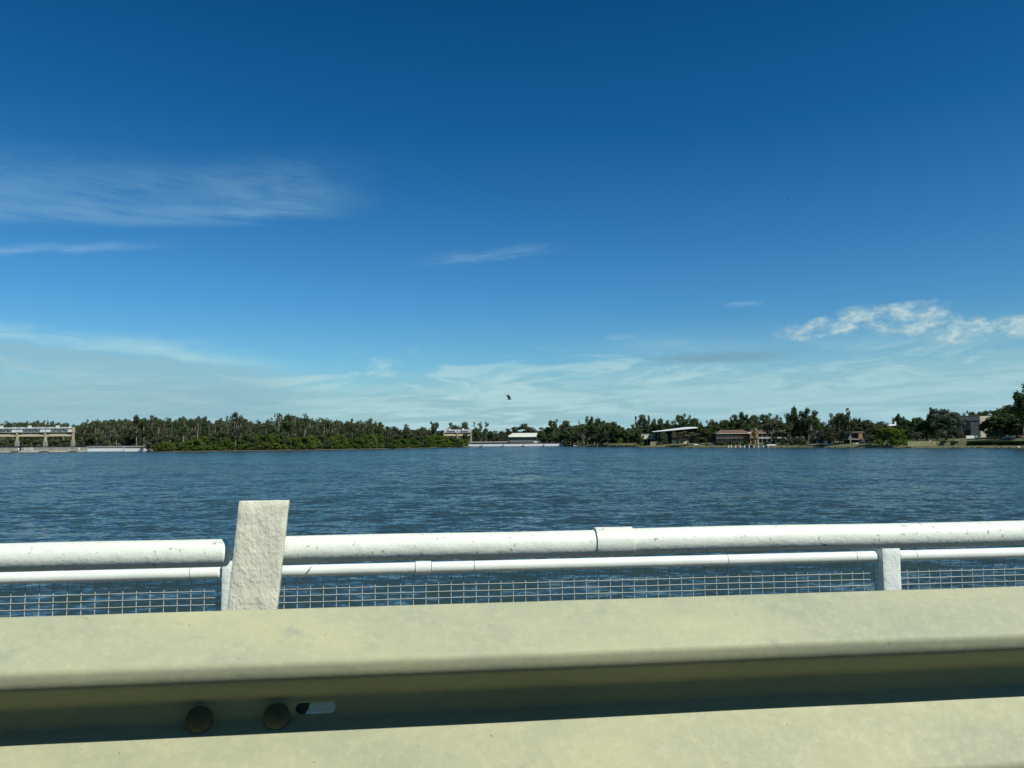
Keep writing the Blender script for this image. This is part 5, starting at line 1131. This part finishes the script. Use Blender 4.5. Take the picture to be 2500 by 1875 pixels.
# fans: upper edge (z1s) sees 'top' from right to left, lower edge sees 'bot' from left to right
half = len(top)//2
for k in range(half-1): fs.append((c11, base+top[k+1], base+top[k]))
fs.append((c11, c01, base+top[half], base+top[half-1]))
for k in range(half, len(top)-1): fs.append((c01, base+top[k+1], base+top[k]))
for k in range(half-1): fs.append((c00, base+bot[k+1], base+bot[k]))
fs.append((c00, c10, base+bot[half], base+bot[half-1]))
for k in range(half, len(bot)-1): fs.append((c10, base+bot[k+1], base+bot[k]))
fs.append((c01, c00, base+bot[0], base+top[-1])); fs.append((c10, c11, base+top[0], base+bot[-1]))
b = MB(); b.add(vs, fs, True); bo = b.build('steel_beam', m_beam, gr); sm_ = bo.modifiers.new('s', 'SOLIDIFY'); sm_.thickness = .003; sm_.offset = 0
m_bolt = mat('galvanised bolt', (.15, .155, .10), .9, spec=.1, metal=.0, nscale=60, namt=.3)
def bolt(u, z, r=.0195, dp=0.0):
    b = MB(); c_ = fpt(u, dB+.083, LIP-z); vs = []; fs = []; nn = 20; rings = [(1, 0.0), (1.0, .003), (.86, .0085), (.6, .0125), (.3, .0145)]
    for rr2, h in rings:
        for k in range(nn): a = 2*PI*k/nn; vs.append(c_+TD*math.cos(a)*r*rr2+Vector((0, 0, math.sin(a)*r*rr2))+ND*(h+.0016))
    vs.append(c_+ND*.0165); 
    for i in range(len(rings)-1):
        for k in range(nn): fs.append((i*nn+k, i*nn+(k+1) % nn, (i+1)*nn+(k+1) % nn, (i+1)*nn+k))
    for k in range(nn): fs.append(((len(rings)-1)*nn+k, (len(rings)-1)*nn+(k+1) % nn, len(vs)-1))
    b.add(vs, fs, True); b.build('bolt_head', m_bolt, gr)
for px, py in ((488, 1757), (677, 1749)):
    bolt(uo(px, py, DV), EYE-hit(px, py, DV).z-.248)
b = MB(); c_ = fpt(sa+.006, dB+.083, LIP-szc); b.tube([c_-ND*.006, c_-ND*.05], .012, 12); b.build('bolt_shank', m_bolt, gr)
# hidden supports: posts and spacer blocks carrying the beam
for k, u in enumerate((-5.2, -2.7, sb+2.2, 4.6)):
    b = MB(); fbox(b, u-.05, u+.05, dB+.10, dB+.25, ROADZ-.05, LIP-.04); b.build('support_post', m_bolt, gr)
# dry twigs caught on the railings
m_twig = mat('dry twig', (.24, .20, .13), .9)
def twig(pts, r, label):
    o = MB(); o.tube(pts, [r, r*.8]+[r*.6]*(len(pts)-2), 5); q = o.build('dry_twig', m_twig); tag(q, label, 'twig'); return q
def hp(px, py, D, o=0): return hit(px, py, D)+ND*o
twig([hp(763, 1380, DF, .03), hp(745, 1402, DF, .03), hp(730, 1412, DF, .03), hp(712, 1428, DF, .0)], .002, 'thin dry twig hanging over the thin white pipe right of the cream post')
twig([hp(1354, 1752, DB+.09, .012), hp(1347, 1765, DB+.09, .012), hp(1338, 1778, DB+.08, .012)], .0011, 'tiny dry stalk stuck on the lower ridge of the crash barrier')

# ------------------------------------------------------------------ look-alikes are told apart by their place in the row
ORD = 'first second third fourth fifth sixth seventh eighth ninth tenth eleventh twelfth thirteenth fourteenth fifteenth sixteenth seventeenth eighteenth nineteenth twentieth'.split()
def ordw(i):
    if i < 20: return ORD[i]
    t = ('twenty', 'thirty', 'forty')[(i+1)//10-2]; r = (i+1) % 10
    return t+'-'+ORD[r-1] if r else {'twenty': 'twentieth', 'thirty': 'thirtieth', 'forty': 'fortieth'}[t]
same = {}
for o in SC.objects:
    if o.parent is None and o.get('label') and o.get('kind') is None: same.setdefault(o['label'], []).append(o)
for lb, os_ in same.items():
    if 1 < len(os_) <= 49 and len(lb.split()) <= 13:
        os_.sort(key=lambda o: o.location.x/max(o.location.y, 1))
        for i, o in enumerate(os_): o['label'] = '%s, %s from left' % (lb, ordw(i))
